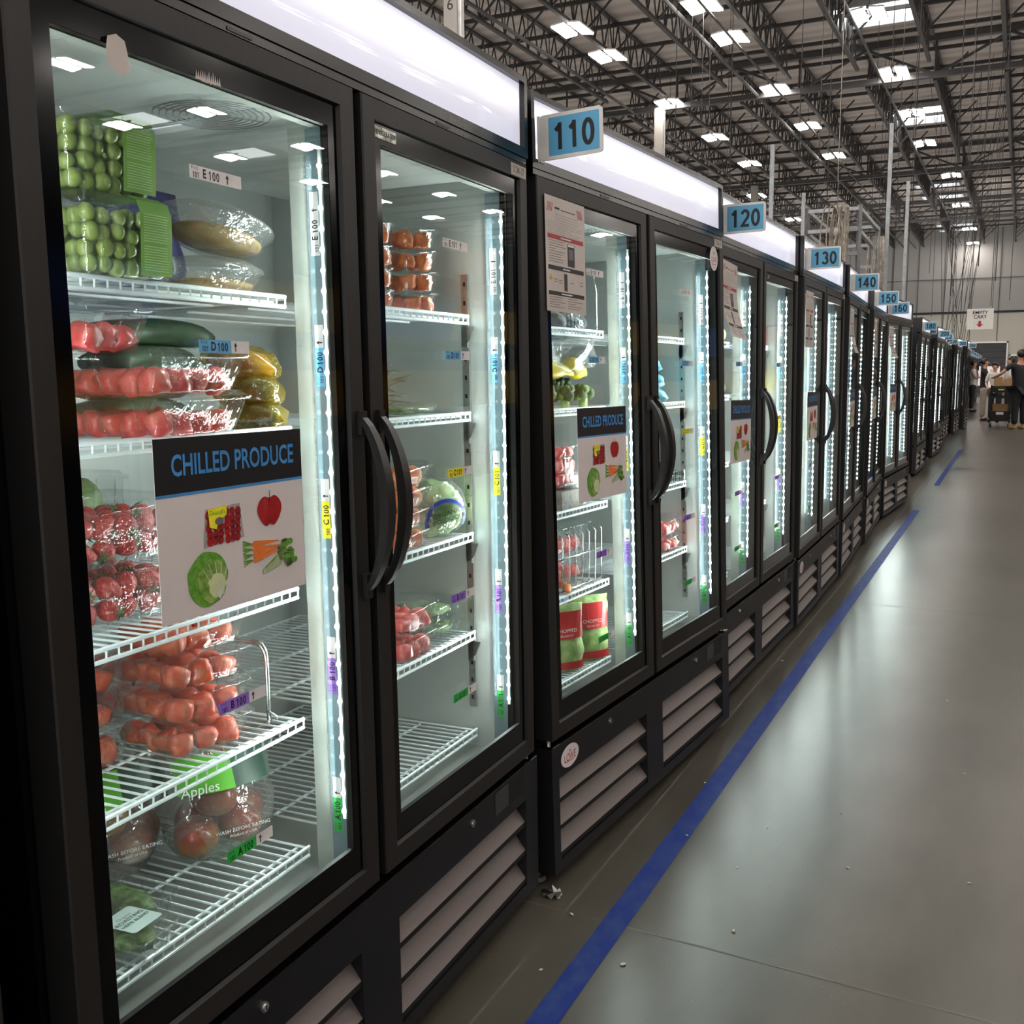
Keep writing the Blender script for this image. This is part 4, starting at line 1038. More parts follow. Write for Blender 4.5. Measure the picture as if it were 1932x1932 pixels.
m = MB(); m.sphere((0, 0, .03), .10, 'film', 18, 10, (.8, 1.3, .6), jit=.5, seed=3); m.build('clear_bag', None, True, label='crumpled clear bag around the yellow squash under sign 110', cat='bag', M=place(2, .53, -.20, SHZ[1] + .135))
rnd = random.Random(31)
for k in range(5):
    m = MB()
    for q in range(14): m.sphere((rnd.uniform(-.02, .02), rnd.uniform(-.032, .032), .045 + rnd.uniform(-.008, .012)), .017, 'leafy_dark' if q % 3 else 'leafy', 7, 5, jit=.4, seed=q)
    m.tube([(0, 0, 0), (0, 0, .045)], .014, 'lettuce', 8)
    m.build('broccoli', None, True, label='green broccoli crown below the yellow squash under sign 110', cat='broccoli', group='broccoli under the yellow squash', M=place(2, .37 + .062 * k, -.185 - .05 * (k % 2), SHZ[1] + .004 + .028 * (k % 2)))
tray_of(2, .46, -.24, SHZ[2] + .07, 0, .15, .2, .12, 'melon_red', 'fruit_container', 'tall clear container of dark red fruit left of the poster under sign 110', 'fruit_chunk', 'dark red fruit piece left of the poster under sign 110', 'dark red fruit under sign 110', 101, cell=.045)
m = MB(); m.box(-.09, .09, -.07, .07, 0, .055, 'grey_food'); m.build('food_box', None, label='grey box under the dark red fruit container, sign 110', cat='box', M=place(2, .46, -.24, SHZ[2] + .004))
bag(.56, -.19, SHZ[2] + .004, .14, .07, .09, 'white_bag', 'white plastic bag on the third shelf beside the poster under sign 110', i=2, seed=8)
m = MB()
for k in range(8): m.tube([(.08, -.16 + k * .045, 0), (.085, -.16 + k * .045, .16), (.075, -.16 + k * .045, .17)], .0022, 'chrome', 5)
m.tube([(.085, -.17, .10), (.085, .17, .10)], .002, 'chrome', 5); m.tube([(.08, -.17, .004), (.08, .17, .004)], .003, 'chrome', 5)
m.build('wire_rack', None, True, label='upright wire rack in front of the red fruit on the fourth shelf, sign 110', cat='rack', M=place(2, .52, -.245, SHZ[3] + .004))
for k in range(2):
    tray_of(2, .49, -.26, SHZ[3] + .02 + k * .085, 0, .34, .14, .08, 'melon_red', 'fruit_tray', '%s wide tray of red fruit behind the wire rack, sign 110' % ('lower', 'upper')[k], 'fruit_chunk', 'red fruit piece in the %s wide tray under sign 110' % ('lower', 'upper')[k], 'red fruit in the %s wide tray' % ('lower', 'upper')[k], 110 + k, cell=.05)
for k in range(3):
    m = MB(); m.tube([(0, -.05 + .012 * t, 0) for t in range(8)], [.004, .007, .009, .010, .011, .012, .012, .006], 'carrot_orange', 8)
    m.tube([(0, .034, 0), (.004, .06, .006)], .004, 'leafy', 5)
    m.build('carrot', None, True, label='small orange carrot on the fourth shelf under sign 110', cat='carrot', group='carrots on the fourth shelf', M=place(2, .42 + k * .02, -.155 - .018 * k, SHZ[3] + .016, .5 + k * .2))
def kit(u, o, z, lab, seed):
    b = bag(u, o, z, .135, .07, .205, 'lettuce', lab, i=2, seed=seed, name='salad_kit', grp='chopped salad kits on the bottom shelf', jit=.9, a=-.7)
    m = MB(); N = 8
    for k in range(N):
        ya = -.06 + .12 * k / N; yb = ya + .12 / N
        X = lambda y, f=1.: (.037 * math.sqrt(max(.12, 1 - (y / .068) ** 2))) * f + .003
        m.quad((X(ya), ya, .105), (X(yb), yb, .105), (X(yb, .55), yb, .185), (X(ya, .55), ya, .185), 'red_bag')
        m.quad((X(ya), ya, .012), (X(yb), yb, .012), (X(yb), yb, .034), (X(ya), ya, .034), 'red_bag')
    m.text('CHOPPED', .015, 'lab_white', T(.040, 0, .13) @ FRONT, .0); m.text('SALAD KIT', .009, 'lab_white', T(.042, 0, .115) @ FRONT, 0)
    m.build('bag_print', b, label='red print reading CHOPPED')
kit(.61, -.185, SHZ[4] + .004, 'red and green chopped salad bag, nearer one on the bottom shelf under sign 110', 3)
kit(.46, -.20, SHZ[4] + .004, 'red and green chopped salad bag, left one on the bottom shelf under sign 110', 7)
bag(.63, -.30, SHZ[4] + .004, .12, .08, .21, 'blue_print', 'blue bag behind the salad bags under sign 110', i=2, seed=4)
for k in range(3):
    bag(1.205, -.19 - .01 * k, SHZ[1] + .004 + k * .056, .10, .10, .055, 'aqua_bag', 'light blue bag, %s of the pile behind the right door under sign 110' % ('lowest', 'middle', 'topmost')[k], i=2, seed=k + 3, grp='light blue bags in a pile', jit=.8)
m = MB()
for zz in (.0, .02, .04): 
    for s in (-1, 1): m.bar((s * .05, -.07, zz), (s * .05, .07, zz), .0018, 'chrome'); m.bar((-.05, s * .07, zz), (.05, s * .07, zz), .0018, 'chrome')
for k in range(8):
    for s in (-1, 1): m.bar((s * .05, -.07 + k * .02, 0), (s * .05, -.07 + k * .02, .04), .0015, 'chrome'); m.bar((-.05 + k * .0143, s * .07, 0), (-.05 + k * .0143, s * .07, .04), .0015, 'chrome')
m.build('wire_basket', None, label='small chrome wire basket on the third shelf, right door under sign 110', cat='basket', M=place(2, 1.31, -.20, SHZ[2] + .004))
for k in range(2):
    tray_of(2, 1.26, -.22, SHZ[3] + .006 + k * .062, 0, .15, .17, .055, 'melon_red', 'melon_tray', 'clear tray of red melon on the fourth shelf under sign 110, %s one' % ('lower', 'upper')[k], 'watermelon_chunk', 'red melon chunk in the %s tray, right door under sign 110' % ('lower', 'upper')[k], 'melon in the %s tray under sign 110' % ('lower', 'upper')[k], 120 + k, cgroup='melon trays under sign 110')
# ---- cabinets 120..160, sparse stock
for i, items in {3: [(.25, 1, 'leafy_dark', 'bunch of dark greens'), (.38, 1, 'blue_print', 'deep blue packet'), (.2, 2, 'grey_food', 'grey packet'), (.22, 3, 'lettuce', 'pale green lettuce'), (.3, 0, 'tan_food', 'tan packet'), (.33, 3, 'leafy', 'bunch of greens'), (1.0, 0, 'red_bag', 'small red packet'), (1.15, 1, 'squash', 'yellow packet')],
                 4: [(.3, 1, 'aqua_bag', 'light blue packet'), (.4, 2, 'leafy', 'bunch of greens'), (1.0, 1, 'aqua_bag', 'small light blue packet'), (1.1, 3, 'leafy_dark', 'dark green bunch')],
                 5: [(.3, 1, 'blue_print', 'royal blue packet'), (1.05, 3, 'leafy', 'green bunch')],
                 6: [(.3, 1, 'aqua_bag', 'aqua packet'), (1.05, 2, 'squash', 'yellow packet')],
                 7: [(.3, 3, 'leafy', 'green bunch'), (.4, 1, 'blue_print', 'small blue packet'), (1.1, 3, 'squash', 'yellow packet')]}.items():
    for k, (u, s, mt, what) in enumerate(items):
        bag({.25: .60, .38: .50, .2: .60, .22: .60, .3: .60, .33: .48, .4: .61}.get(u, 1.31 if k % 2 else 1.22), -.185, SHZ[s] + .004, .12, .10, .10, mt, '%s on the %s shelf in the refrigerator under sign %s, %s door' % (what, ('top', 'second', 'third', 'fourth')[s], NUM[i], 'left' if u < .7 else 'right'), i=i, seed=k + i, name='produce_packet', cat='packet')

# ------------------------------------------------------------------ setting: floor, ceiling, walls
m = MB(); m.quad((-32, -14, 0), (40, -14, 0), (40, 71, 0), (-32, 71, 0), 'concrete'); m.build('floor', kind='structure')
m = MB()
for y in (2.185, 6.09, 10.06, 14.0, 18.0, 22.0, 26.0, 30.0, 38.0): m.quad((-14, y + .30, .0006), (14, y - .30, .0006), (14, y - .294, .0006), (-14, y + .306, .0006), 'joint')
m.quad((-.953, -10, .0007), (-.946, -10, .0007), (-.958, 68, .0007), (-.965, 68, .0007), 'joint'); m.quad((3.0, -10, .0007), (3.006, -10, .0007), (3.006, 68, .0007), (3.0, 68, .0007), 'joint')
m.build('trim_1', kind='structure')
def tape(y0, y1, x0, x1, w, lab):
    m = MB(); n = 10
    for k in range(n):
        a, b = y0 + (y1 - y0) * k / n, y0 + (y1 - y0) * (k + 1) / n; xa, xb = x0 + (x1 - x0) * k / n, x0 + (x1 - x0) * (k + 1) / n
        m.quad((xa, a, .0012), (xa + w, a, .0012), (xb + w, b, .0012), (xb, b, .0012), 'tape_blue')
    m.build('floor_tape', label=lab, cat='tape', group='blue tape lines on the floor')
tape(-3, 10.5, -.835, -.878, .0635, 'long scuffed blue tape line on the floor beside the nearer refrigerators')
tape(12.9, 19.0, -.862, -.90, .06, 'short far blue tape line on the floor, beyond the gap')
m = MB(); m.quad((-32, -14, 9.9), (-32, 71, 9.9), (40, 71, 9.9), (40, -14, 9.9), 'deck'); m.build('ceiling', kind='structure')
# end wall
m = MB(); Y = 70
m.quad((-32, Y, 0), (40, Y, 0), (40, Y, 9.9), (-32, Y, 9.9), 'wall_upper')
m.quad((-32, Y - .02, 0), (40, Y - .02, 0), (40, Y - .02, 4.85), (-32, Y - .02, 4.85), 'wall_lower')
x = -31
while x < 39:
    m.box(x, x + .05, Y - .05, Y - .02, 0, 9.9, 'seam'); x += 1.55
m.box(-32, 40, Y - .05, Y - .02, 6.9, 6.96, 'seam'); m.box(-32, 40, Y - .12, Y - .02, 4.82, 4.95, 'opp_dark')
m.build('wall_end', kind='structure')
m = MB(); m.quad((-32, -14, 0), (-32, 71, 0), (-32, 71, 9.9), (-32, -14, 9.9), 'wall_upper'); m.build('wall_left', kind='structure')
m = MB(); m.quad((40, -14, 0), (40, 71, 0), (40, 71, 9.9), (40, -14, 9.9), 'wall_dark'); m.build('wall_right', kind='structure')
# dock doors on the end wall
for n, (x0, x1, z1, mt) in enumerate(((-3.2, -.95, 3.0, 'roller_dark'), (-.7, 3.0, 2.2, 'roller_dark'), (-8, -4, 3.0, 'roller_dark'), (-14, -10, 3.0, 'roller_dark'))):
    m = MB(); m.box(x0, x1, Y - .10, Y - .05, 0, z1, mt)
    for k in range(int(z1 / .35)): m.box(x0, x1, Y - .115, Y - .10, k * .35, k * .35 + .02, 'opp_dark')
    m.box(x0 - .08, x0, Y - .2, Y - .05, 0, z1 + .1, 'sign_white'); m.box(x1, x1 + .08, Y - .2, Y - .05, 0, z1 + .1, 'sign_white'); m.box(x0 - .08, x1 + .08, Y - .2, Y - .05, z1, z1 + .1, 'sign_white')
    m.build('door_%d' % (n + 1), kind='structure')
for k, (x0, x1, z0, z1) in enumerate(((-2.35, -1.95, .55, 1.55), (-1.65, -1.05, .45, 1.55))):
    m = MB(); m.box(x0, x1, 58.9, 58.95, z0, z1, 'paper'); m.box(x0 + .15, x1 - .15, 58.88, 58.9, z0 + .3, z1 - .15, 'ink_grey_light'); m.box(x0 - .02, x0, 58.9, 58.96, 0, z1 + .05, 'opp_dark'); m.box(x1, x1 + .02, 58.9, 58.96, 0, z1 + .05, 'opp_dark')
    m.build('display_board', label='%s pale board standing at the far end of the aisle' % ('narrow', 'wide')[k], cat='board')

# ------------------------------------------------------------------ roof structure
def joist(x, y0, y1):
    m = MB(); zb, zt = 9.02, 9.78; g = 'joist_dark'
    m.box(x - .045, x + .045, y0, y1, zb - .035, zb + .035, g); m.box(x - .05, x + .05, y0 - .6, y1 + .6, zt, zt + .06, g)
    p = .62; y = y0; k = 0
    while y + p < y1 + .01:
        m.bar((x, y, zb), (x, y + p / 2, zt), .020, g, 4); m.bar((x, y + p, zb), (x, y + p / 2, zt), .020, g, 4)
        if k % 2: m.bar((x, y, zb), (x, y, zt), .014, g, 4)
        if k % 3 == 1: m.bar((x, y, zb), (x + .75, y + .05, zt), .03, g, 4)
        y += p; k += 1
    return m
GY = [1.8, 15.7, 29.6, 43.4, 57.2]
JX = [-.80 - 1.72 * k for k in range(-3, 13)]
J0 = joist(0, 0, 12.1).mesh('roof_joist')
for j, x in enumerate(JX):
    for b, gy in enumerate(GY):
        if b == 0 and x < -8: continue
        if b == 1 and x < -15.5: continue
        o = obj('roof_joist', J0, None, 'dark open-web steel roof joist running in the direction of the aisle', 'joist', 'dark steel roof joists', M=T(x, gy + .9, 0))
def girder(y):
    m = MB(); g = 'girder_dark'; zb, zt = 8.9, 9.72
    m.box(-24, 39, y - .09, y + .09, zt, zt + .14, g); m.box(-24, 39, y - .08, y + .08, zb - .07, zb + .07, g)
    x = -24.86 + .06; 
    while x < 12:
        m.bar((x, y, zt), (x + 1.72, y, zb), .045, g, 4) 
        m.bar((x + 1.72, y, zb), (x + 3.44, y, zt), .045, g, 4) 
        m.bar((x + 1.72, y, zb), (x + 1.72, y, zt), .03, g, 4)
        x += 3.44
    return m
for k, y in enumerate(GY[1:]):
    girder(y).build('roof_girder', label='heavy cross girder with large diagonals, number %s from the camera along the ceiling' % ('one', 'two', 'three', 'four')[k] if False else ['nearest heavy cross girder of the roof', 'second heavy cross girder of the roof', 'third heavy cross girder of the roof', 'farthest heavy cross girder before the end wall'][k], cat='girder', group='cross girders')
y = 13.6; k = 0
while y < 69:
    m = MB(); m.box(-25, 39, -.035, .035, 9.70, 9.79, 'joist_dark'); 
    obj('roof_purlin', PURL if k else m.mesh('roof_purlin'), None, 'thin dark roof purlin running across the aisle', 'purlin', 'roof purlins', M=T(0, y, 0))
    if not k: PURL = bpy.data.meshes['roof_purlin']
    y += 1.86; k += 1
# sprinkler and conduit pipes
for x, zz, r in ((-10.6, 8.86, .04), (-7.0, 8.9, .05), (-3.7, 8.85, .03), (-6.3, 8.8, .03)):
    m = MB(); m.bar((x, 12, zz), (x, 69, zz), r, 'girder_dark', 8); m.build('ceiling_pipe', label='long thin pipe under the roof joists parallel to the aisle', cat='pipe', group='pipes under the roof')
# columns
for x, y, t, zt in ((-8.82, 15.7, '6', 7.36), (-9.83, 29.6, 'K\n7', 8.9), (-10.3, 43.4, '8', 8.9)):
    m = MB(); m.box(x - .125, x + .125, y - .125, y + .125, 0, 8.9, 'column_grey'); m.box(x + .13, x + .17, y - .1, y - .06, 0, 8.9, 'zinc')
    if t == '6': m.text('6', .26, 'ink_black', T(x, y - .13, 7.37) @ SIDE, .0)
    elif t != '8': m.text('K', .26, 'ink_black', T(x, y - .13, 5.98) @ SIDE, 0); m.text('7', .26, 'ink_black', T(x, y - .13, 5.6) @ SIDE, 0)
    m.build('column', label={'6': 'pale square column marked 6 rising behind the nearest refrigerator', 'K\n7': 'pale square column marked K 7', '8': 'far pale square column behind the 120 sign'}[t], cat='column', group='pale steel columns')
# high bay lights
def lamp_mesh():
    b = MB(); b.box(-.03, .03, -.24, .24, .05, .12, 'plug_grey'); b.box(-.3, .3, -.02, .02, .06, .10, 'plug_grey'); b.bar((0, 0, .1), (0, 0, .94), .006, 'cord_dark'); 
    p = []
    for s in (-1, 1):
        q = MB(); q.box(s * .20 - .14, s * .20 + .14, -.42, .42, 0, .02, 'lamp_white', R(s * .12, 'Y')); q.box(s * .20 - .15, s * .20 + .15, -.43, .43, .021, .06, 'sign_white', R(s * .12, 'Y')); p.append(q.mesh('lamp_panel'))
    return b.mesh('lamp_body'), p
LB, LP = lamp_mesh()
lampsXY = [(-9.46, y) for y in (7.9, 12.5, 17.4, 22.25, 24.45, 29.4, 34.2, 39.0)] + [(-6.45, y) for y in (5.0, 10, 14.8, 19.6, 22.1, 24.45, 29.3, 34.0, 39)] + [(-3.40, y) for y in (-5, 0, 5.0, 10, 14.8, 19.6, 24.3, 29.1, 33.8, 38.4)] + \
          [(-10.83, 46.05), (-10.8, 54.0), (-2.95, 45), (-3.0, 53.1), (-3.0, 62.1), (-3.1, 69.0)] + [(0.4, y) for y in (-2, 5.0, 14.8, 24.3)] + [(x, y) for x in (3.6, 8.2, 12.5) for y in (-8, -2, 5, 12.0, 19, 27, 36, 45, 54, 63)] + [(x, y) for x in (17, 20, 23, 26, 29) for y in (14, 18.8, 23.6, 28.4, 33.2, 38, 42.8)] + [(-16, y) for y in (4, 14, 24, 36, 50, 62)] + [(-24, y) for y in (10, 26, 42, 58)]  # unseen rows nearest on the right are added to raise the ambient light
for x, y in lampsXY:
    r = root('high_bay_light', 'twin-panel white high bay light hanging under the roof', 'ceiling light', T(x, y, 8.96), 'twin-panel high bay lights')
    obj('lamp_body', LB, r); [obj('lamp_panel', q, r) for q in LP]
# skylights
for k, (x0, x1, y0, y1) in enumerate(((-4.55, -2.75, 26.0, 27.6), (-4.5, -2.75, 36.5, 38.9), (-4.9, -3.0, 51.4, 52.3), (-4.9, -3.0, 54.8, 55.8), (-5.0, -3.05, 65.6, 66.6), (-5.0, -3.05, 68.2, 68.9), (20.5, 22.3, 25, 27.4), (20.5, 22.3, 30, 32.4), (24.2, 26, 25, 27.4), (24.2, 26, 30, 32.4), (27.8, 29.6, 25, 27.4))):
    m = MB(); m.box(x0, x1, y0, y1, 9.885, 9.895, 'skylight_glow'); f = 'zinc'
    for a in (x0, x1): m.box(a - .03, a + .03, y0, y1, 9.70, 9.895, f)
    for a in (y0, y1): m.box(x0, x1, a - .03, a + .03, 9.70, 9.895, f)
    m.build('window_%d' % (k + 1), kind='structure')
# thin cords and conduits hanging from the roof
rnd = random.Random(44); cords = []
for k in range(34): 
    y = rnd.uniform(16, 42); x = rnd.uniform(-9.5, -.2) * (y / 42 * .6 + .4); cords.append(((x, y, 9.9), (x + rnd.uniform(-.02, .02), y, rnd.uniform(2.2, 5.0))))
for k in range(16):
    x = -2.9 + rnd.uniform(0, 2.1); cords.append(((x, 36 + rnd.uniform(-4, 4), 9.9), (-1.95 + rnd.uniform(-.35, .5), 34 + rnd.uniform(-3, 3), 2.0)))
CM = MB().bar((0, 0, 0), (0, 0, 1), 1, 'cord_dark', 4).mesh('power_cable')
for a, b in cords:
    a, b = Vector(a), Vector(b); d = b - a
    q = d.to_track_quat('Z', 'Y').to_matrix().to_4x4()
    obj('power_cable', CM, None, 'thin dark cable dropping from the roof above the row', 'cable', 'thin cables dropping from the roof', M=T(*a) @ q @ Matrix.Diagonal((.0075, .0075, d.length, 1)))
for x, y, zt, nm in ((-1.60, 13.75, 4.34, 'taller zinc pole, left of the pair above sign 150'), (-1.60, 15.95, 4.0, 'shorter zinc pole, right of the pair above sign 150'), (-2.8, 14.63, 3.74, 'slim zinc pole rising just left of the hanging steel frame'), (-2.8, 12.65, 4.0, 'slim zinc pole above the 120 sign')):
    m = MB(); m.box(x - .022, x + .022, y - .022, y + .022, .0, zt, 'zinc'); m.box(x - .027, x + .027, y - .027, y + .027, zt * .42, zt * .42 + .05, 'steel')
    m.build('metal_pole', label=nm, cat='pole', group='slim zinc poles behind the refrigerators')
# strut frame with coiled cables behind the 130 sign
m = MB(); z = 'zinc'; y0 = 12.; y1 = 13.6
def strut(a, b): m.bar(a, b, .028, z, 4)
X0, X1 = -2.245, -1.69
for x in (X0, X1): strut((x, y0, 0), (x, y0, 3.14)); strut((x, y1, 0), (x, y1, 3.10)); strut((x, y0, 3.1), (x, y1, 3.06)); strut((x, y0, 2.86), (x, y1, 2.80))
for zz in (3.1, 2.88, 2.62): strut((X0, y0, zz), (X1, y0, zz)); strut((X0, y1, zz), (X1, y1, zz))
m.build('strut_frame', label='grey steel channel frame standing behind the 130 and 140 signs', cat='frame')
m = MB(); rnd = random.Random(2)
for k in range(18):
    a = rnd.uniform(-.11, .11); b = rnd.uniform(-.05, .05); L_ = rnd.uniform(.45, .75); w_ = rnd.uniform(.02, .055)
    m.tube([(a * .3 + w_ * math.cos(t) + a * math.sin(t / 2), b + .02 * math.sin(3 * t), -L_ / 2 + L_ / 2 * math.sin(t)) for t in [2 * PI * q / 16 + PI / 2 for q in range(17)]], .0075, 'cable_beige', 5)
m.sphere((0, -.05, -.28), .03, 'cable_beige', 8, 6, (1, 1, 1.8)); m.tube([(0, 0, 0), (-.01, 0, .35), (0, 0, 6.8)], .005, 'cable_beige', 4)
for x, nm in ((-1.86, 'beige coil of cables hanging in front of the steel frame'),):
    m.build('cable_coil', None, True, label=nm, cat='cable', M=T(x, 11.6, 3.08))
m2 = MB(); rnd = random.Random(6)
for k in range(12): x_ = rnd.uniform(-.1, .1); m2.tube([(x_, 0, 0), (x_ * 1.2, .02, -.4), (x_ * .3, 0, -.9)], .008, 'cable_beige', 4)
m2.build('cable_coil', None, True, label='second bundle of hanging cables inside the steel frame', cat='cable', M=T(-1.60, 12.9, 2.9))

# ------------------------------------------------------------------ far end: sign, people, cart
m = MB(); m.box(-1.545, -.835, 33., 33.02, 2.52, 3.11, 'sign_white')
Mx = T(-1.19, 32.99, 0) @ SIDE
m.text('EMPTY', .135, 'ink_black', T(-1.19, 32.99, 2.995) @ SIDE, .010); m.text('CART', .135, 'ink_black', T(-1.19, 32.99, 2.87) @ SIDE, .010)
m.poly([(-1.19 + a, 32.994, 2.66 + b) for a, b in ((-.035, .10), (-.035, .01), (-.09, .01), (0, -.085), (.09, .01), (.035, .01), (.035, .10))][::-1], 'ink_red')
for x in (-1.5, -.88): m.bar((x, 33.01, 3.11), (x, 33.01, 9.9), .006, 'cord_dark')
m.build('hanging_sign', label='white hanging sign reading EMPTY CART with red arrow', cat='sign')

def skin_mesh(name, joints, edges, mt, parent=None, sub=1, **k):
    me = bpy.data.meshes.new(name); me.from_pydata([j[0] for j in joints], edges, []); me.materials.append(MATS[mt])
    o = bpy.data.objects.new(name, me); COL.objects.link(o)
    md = o.modifiers.new('s', 'SKIN'); md.use_smooth_shade = True
    for i, j in enumerate(joints):
        r = j[1]; me.skin_vertices[0].data[i].radius = (r, r) if isinstance(r, (int, float)) else r
    me.skin_vertices[0].data[0].use_root = True
    if sub: s = o.modifiers.new('u', 'SUBSURF'); s.levels = sub; s.render_levels = sub
    if parent: o.parent = parent
    tag(o, **k); return o
def person(M, label, hand_l, hand_r, elbow_l, elbow_r, shirt, pants, shoe, hair_long=False, hgt=1.62, lean=0., wide=1., sleeves=.5, step=.0):
    s = hgt / 1.72; r = root('person', label, 'person', M @ Matrix.Scale(s, 4))
    hip = .92; sh = 1.42; w = wide
    # facing +y locally, x right
    J = [((0, 0, hip), .062 * w), ((0, lean * .4, 1.12), .075 * w), ((0, lean, 1.32), .09 * w), ((0, lean, 1.44), .075), ((0, lean, 1.50), .05), ((0, lean + .01, 1.56), .058), ((0, lean + .02, 1.63), .088), ((0, lean + .015, 1.69), .07),
         ((-.10, 0, .86), .065 * w), ((-.11, step, .48), .055), ((-.115, step * .6 - .01, .09), .038), ((-.115, step * .6 + .12, .03), .035),
         ((.10, 0, .86), .065 * w), ((.11, -step, .48), .055), ((.115, -step * 1.1 - .01, .09), .038), ((.115, -step * 1.1 + .12, .03), .035),
         ((-.175 * w, lean, sh), .055), (elbow_l, .038), (hand_l, .026), ((.175 * w, lean, sh), .055), (elbow_r, .038), (hand_r, .026)]
    E = [(0, 1), (1, 2), (2, 3), (3, 4), (4, 5), (5, 6), (6, 7), (0, 8), (8, 9), (9, 10), (10, 11), (0, 12), (12, 13), (13, 14), (14, 15), (2, 16), (16, 17), (17, 18), (2, 19), (19, 20), (20, 21)]
    # hands: palm plus four fingers and thumb
    for h, e in ((18, 17), (21, 20)):
        d = (Vector(J[h][0]) - Vector(J[e][0])).normalized(); sd = d.cross(Vector((0, 0, 1))); sd = sd.normalized() if sd.length > .1 else Vector((0, 1, 0)); up = sd.cross(d)
        p = Vector(J[h][0]) + d * .045; J.append((tuple(p), (.034, .018))); k = len(J) - 1; E.append((h, k))
        for q, ln in enumerate((.055, .065, .06, .045)):
            a = p + d * .03 + sd * (q - 1.5) * .018; b = a + d * ln * .55; c = b + (d * .6 - up * .7) * ln * .5
            o = len(J); J.extend([(tuple(a), .0085), (tuple(b), .008), (tuple(c), .007)]); E.extend([(k, o), (o, o + 1), (o + 1, o + 2)])
        a = p - sd * .034 - d * .01; b = a - sd * .02 + d * .03; o = len(J); J.extend([(tuple(a), .0095), (tuple(b), .008)]); E.extend([(k, o), (o, o + 1)])
    body = skin_mesh('body', J, E, 'skin', r)
    f = MB(); f.sphere((0, lean + .115, 1.632), .014, 'skin', 6, 5, (.8, 1, 1.3))                     # nose, ears, eyes, mouth
    for sx in (-1, 1): f.sphere((sx * .089, lean + .01, 1.635), .02, 'skin', 6, 5, (.4, .8, 1.3)); f.sphere((sx * .033, lean + .097, 1.652), .009, 'hair', 6, 5, (1.2, .5, .7))
    f.box(-.022, .022, lean + .098, lean + .103, 1.592, 1.597, 'ink_red'); f.build('face', r, True)
    sl = []
    for e_, h_, S_ in ((17, 18, 16), (20, 21, 19)):
        a, b = Vector(J[S_][0]), Vector(J[e_][0]); sl.append((a, a.lerp(b, sleeves * 1.0)))
    SJ = [((0, 0, hip - .13), .150 * w), ((0, 0, hip + .05), .138 * w), ((0, lean * .4, 1.12), .122 * w), ((0, lean, 1.32), .135 * w), ((0, lean, 1.45), .085)]
    SE = [(0, 1), (1, 2), (2, 3), (3, 4)]
    for a, b in sl: o = len(SJ); SJ += [(tuple(a), .07), (tuple(b), .055)]; SE += [(3, o), (o, o + 1)]
    skin_mesh('shirt', SJ, SE, shirt, r)
    PJ = [((0, 0, hip + .04), .134 * w), ((-.10, 0, .86), .11 * w)] + [((-.11, step, .48), .082), ((-.115, step * .6 - .01, .10), .072)] + [((.10, 0, .86), .11 * w), ((.11, -step, .48), .082), ((.115, -step * 1.1 - .01, .10), .072)]
    skin_mesh('trousers', PJ, [(0, 1), (1, 2), (2, 3), (0, 4), (4, 5), (5, 6)], pants, r)
    for xx, yy in ((-.115, step * .6), (.115, -step * 1.1)):
        q = MB(); q.sphere((xx, yy + .055, .045), .05, shoe, 10, 7, (.95, 2.5, .9)); q.build('shoe', r, True)
    q = MB(); q.sphere((0, lean - .012, 1.672), .103, 'hair', 14, 9, (.97, 1.04, .95))
    if hair_long: q.tube([(0, lean - .10, 1.68), (0, lean - .17, 1.64), (0, lean - .19, 1.52), (0, lean - .16, 1.42)], [.035, .04, .035, .012], 'hair', 8)
    # trim the hair off the face: keep back and top only
    q.build('hair', r, True)
    hr = [c for c in r.children if c.name.startswith('hair')][0]; me = hr.data
    for v in me.vertices:
        if v.co.y > lean + .03 and v.co.z < 1.70: v.co.y = lean + .03
    return r
# facing: local +y -> world; woman looks toward +x
person(T(-.90, 30.2, 0) @ R(-PI / 2, 'Z'), 'person with black ponytail, black top and khaki trousers beside the cart', (-.14, .36, 1.27), (.10, .36, 1.27), (-.22, .10, 1.20), (.20, .09, 1.19), 'shirt_black', 'trousers_khaki', 'shoe_black', True, 1.62, wide=.85, sleeves=.8)
person(T(-.02, 26.05, 0) @ R(PI * .22, 'Z'), 'large person in black shirt and dark trousers at the right edge of the picture', (-.34, .42, 1.16), (.2, .3, 1.05), (-.42, .14, 1.22), (.34, .05, 1.15), 'shirt_black', 'trousers_navy', 'shoe_tan', False, 1.76, lean=.04, wide=1.35, sleeves=.6)
person(T(-.60, 29.4, 0) @ R(PI * .9, 'Z'), 'person in pale shirt leaning behind the cart', (-.14, .28, 1.05), (.14, .28, 1.05), (-.25, .10, 1.15), (.25, .10, 1.15), 'shirt_white', 'trousers_navy', 'shoe_black', False, 1.50, lean=.10, sleeves=.9)
person(T(-.30, 31.6, 0) @ R(PI * .6, 'Z'), 'dark-haired person in white mostly hidden behind the large person', (-.14, .28, 1.05), (.14, .28, 1.05), (-.25, .10, 1.15), (.25, .10, 1.15), 'shirt_white', 'trousers_navy', 'shoe_black', False, 1.66, sleeves=.9)
person(T(-1.42, 36.5, 0) @ R(-PI * .5, 'Z'), 'distant person in white half hidden by the row of refrigerators', (-.14, .26, 1.2), (.14, .26, 1.2), (-.22, .08, 1.16), (.22, .08, 1.16), 'shirt_white', 'trousers_navy', 'shoe_black', False, 1.62, sleeves=.9)
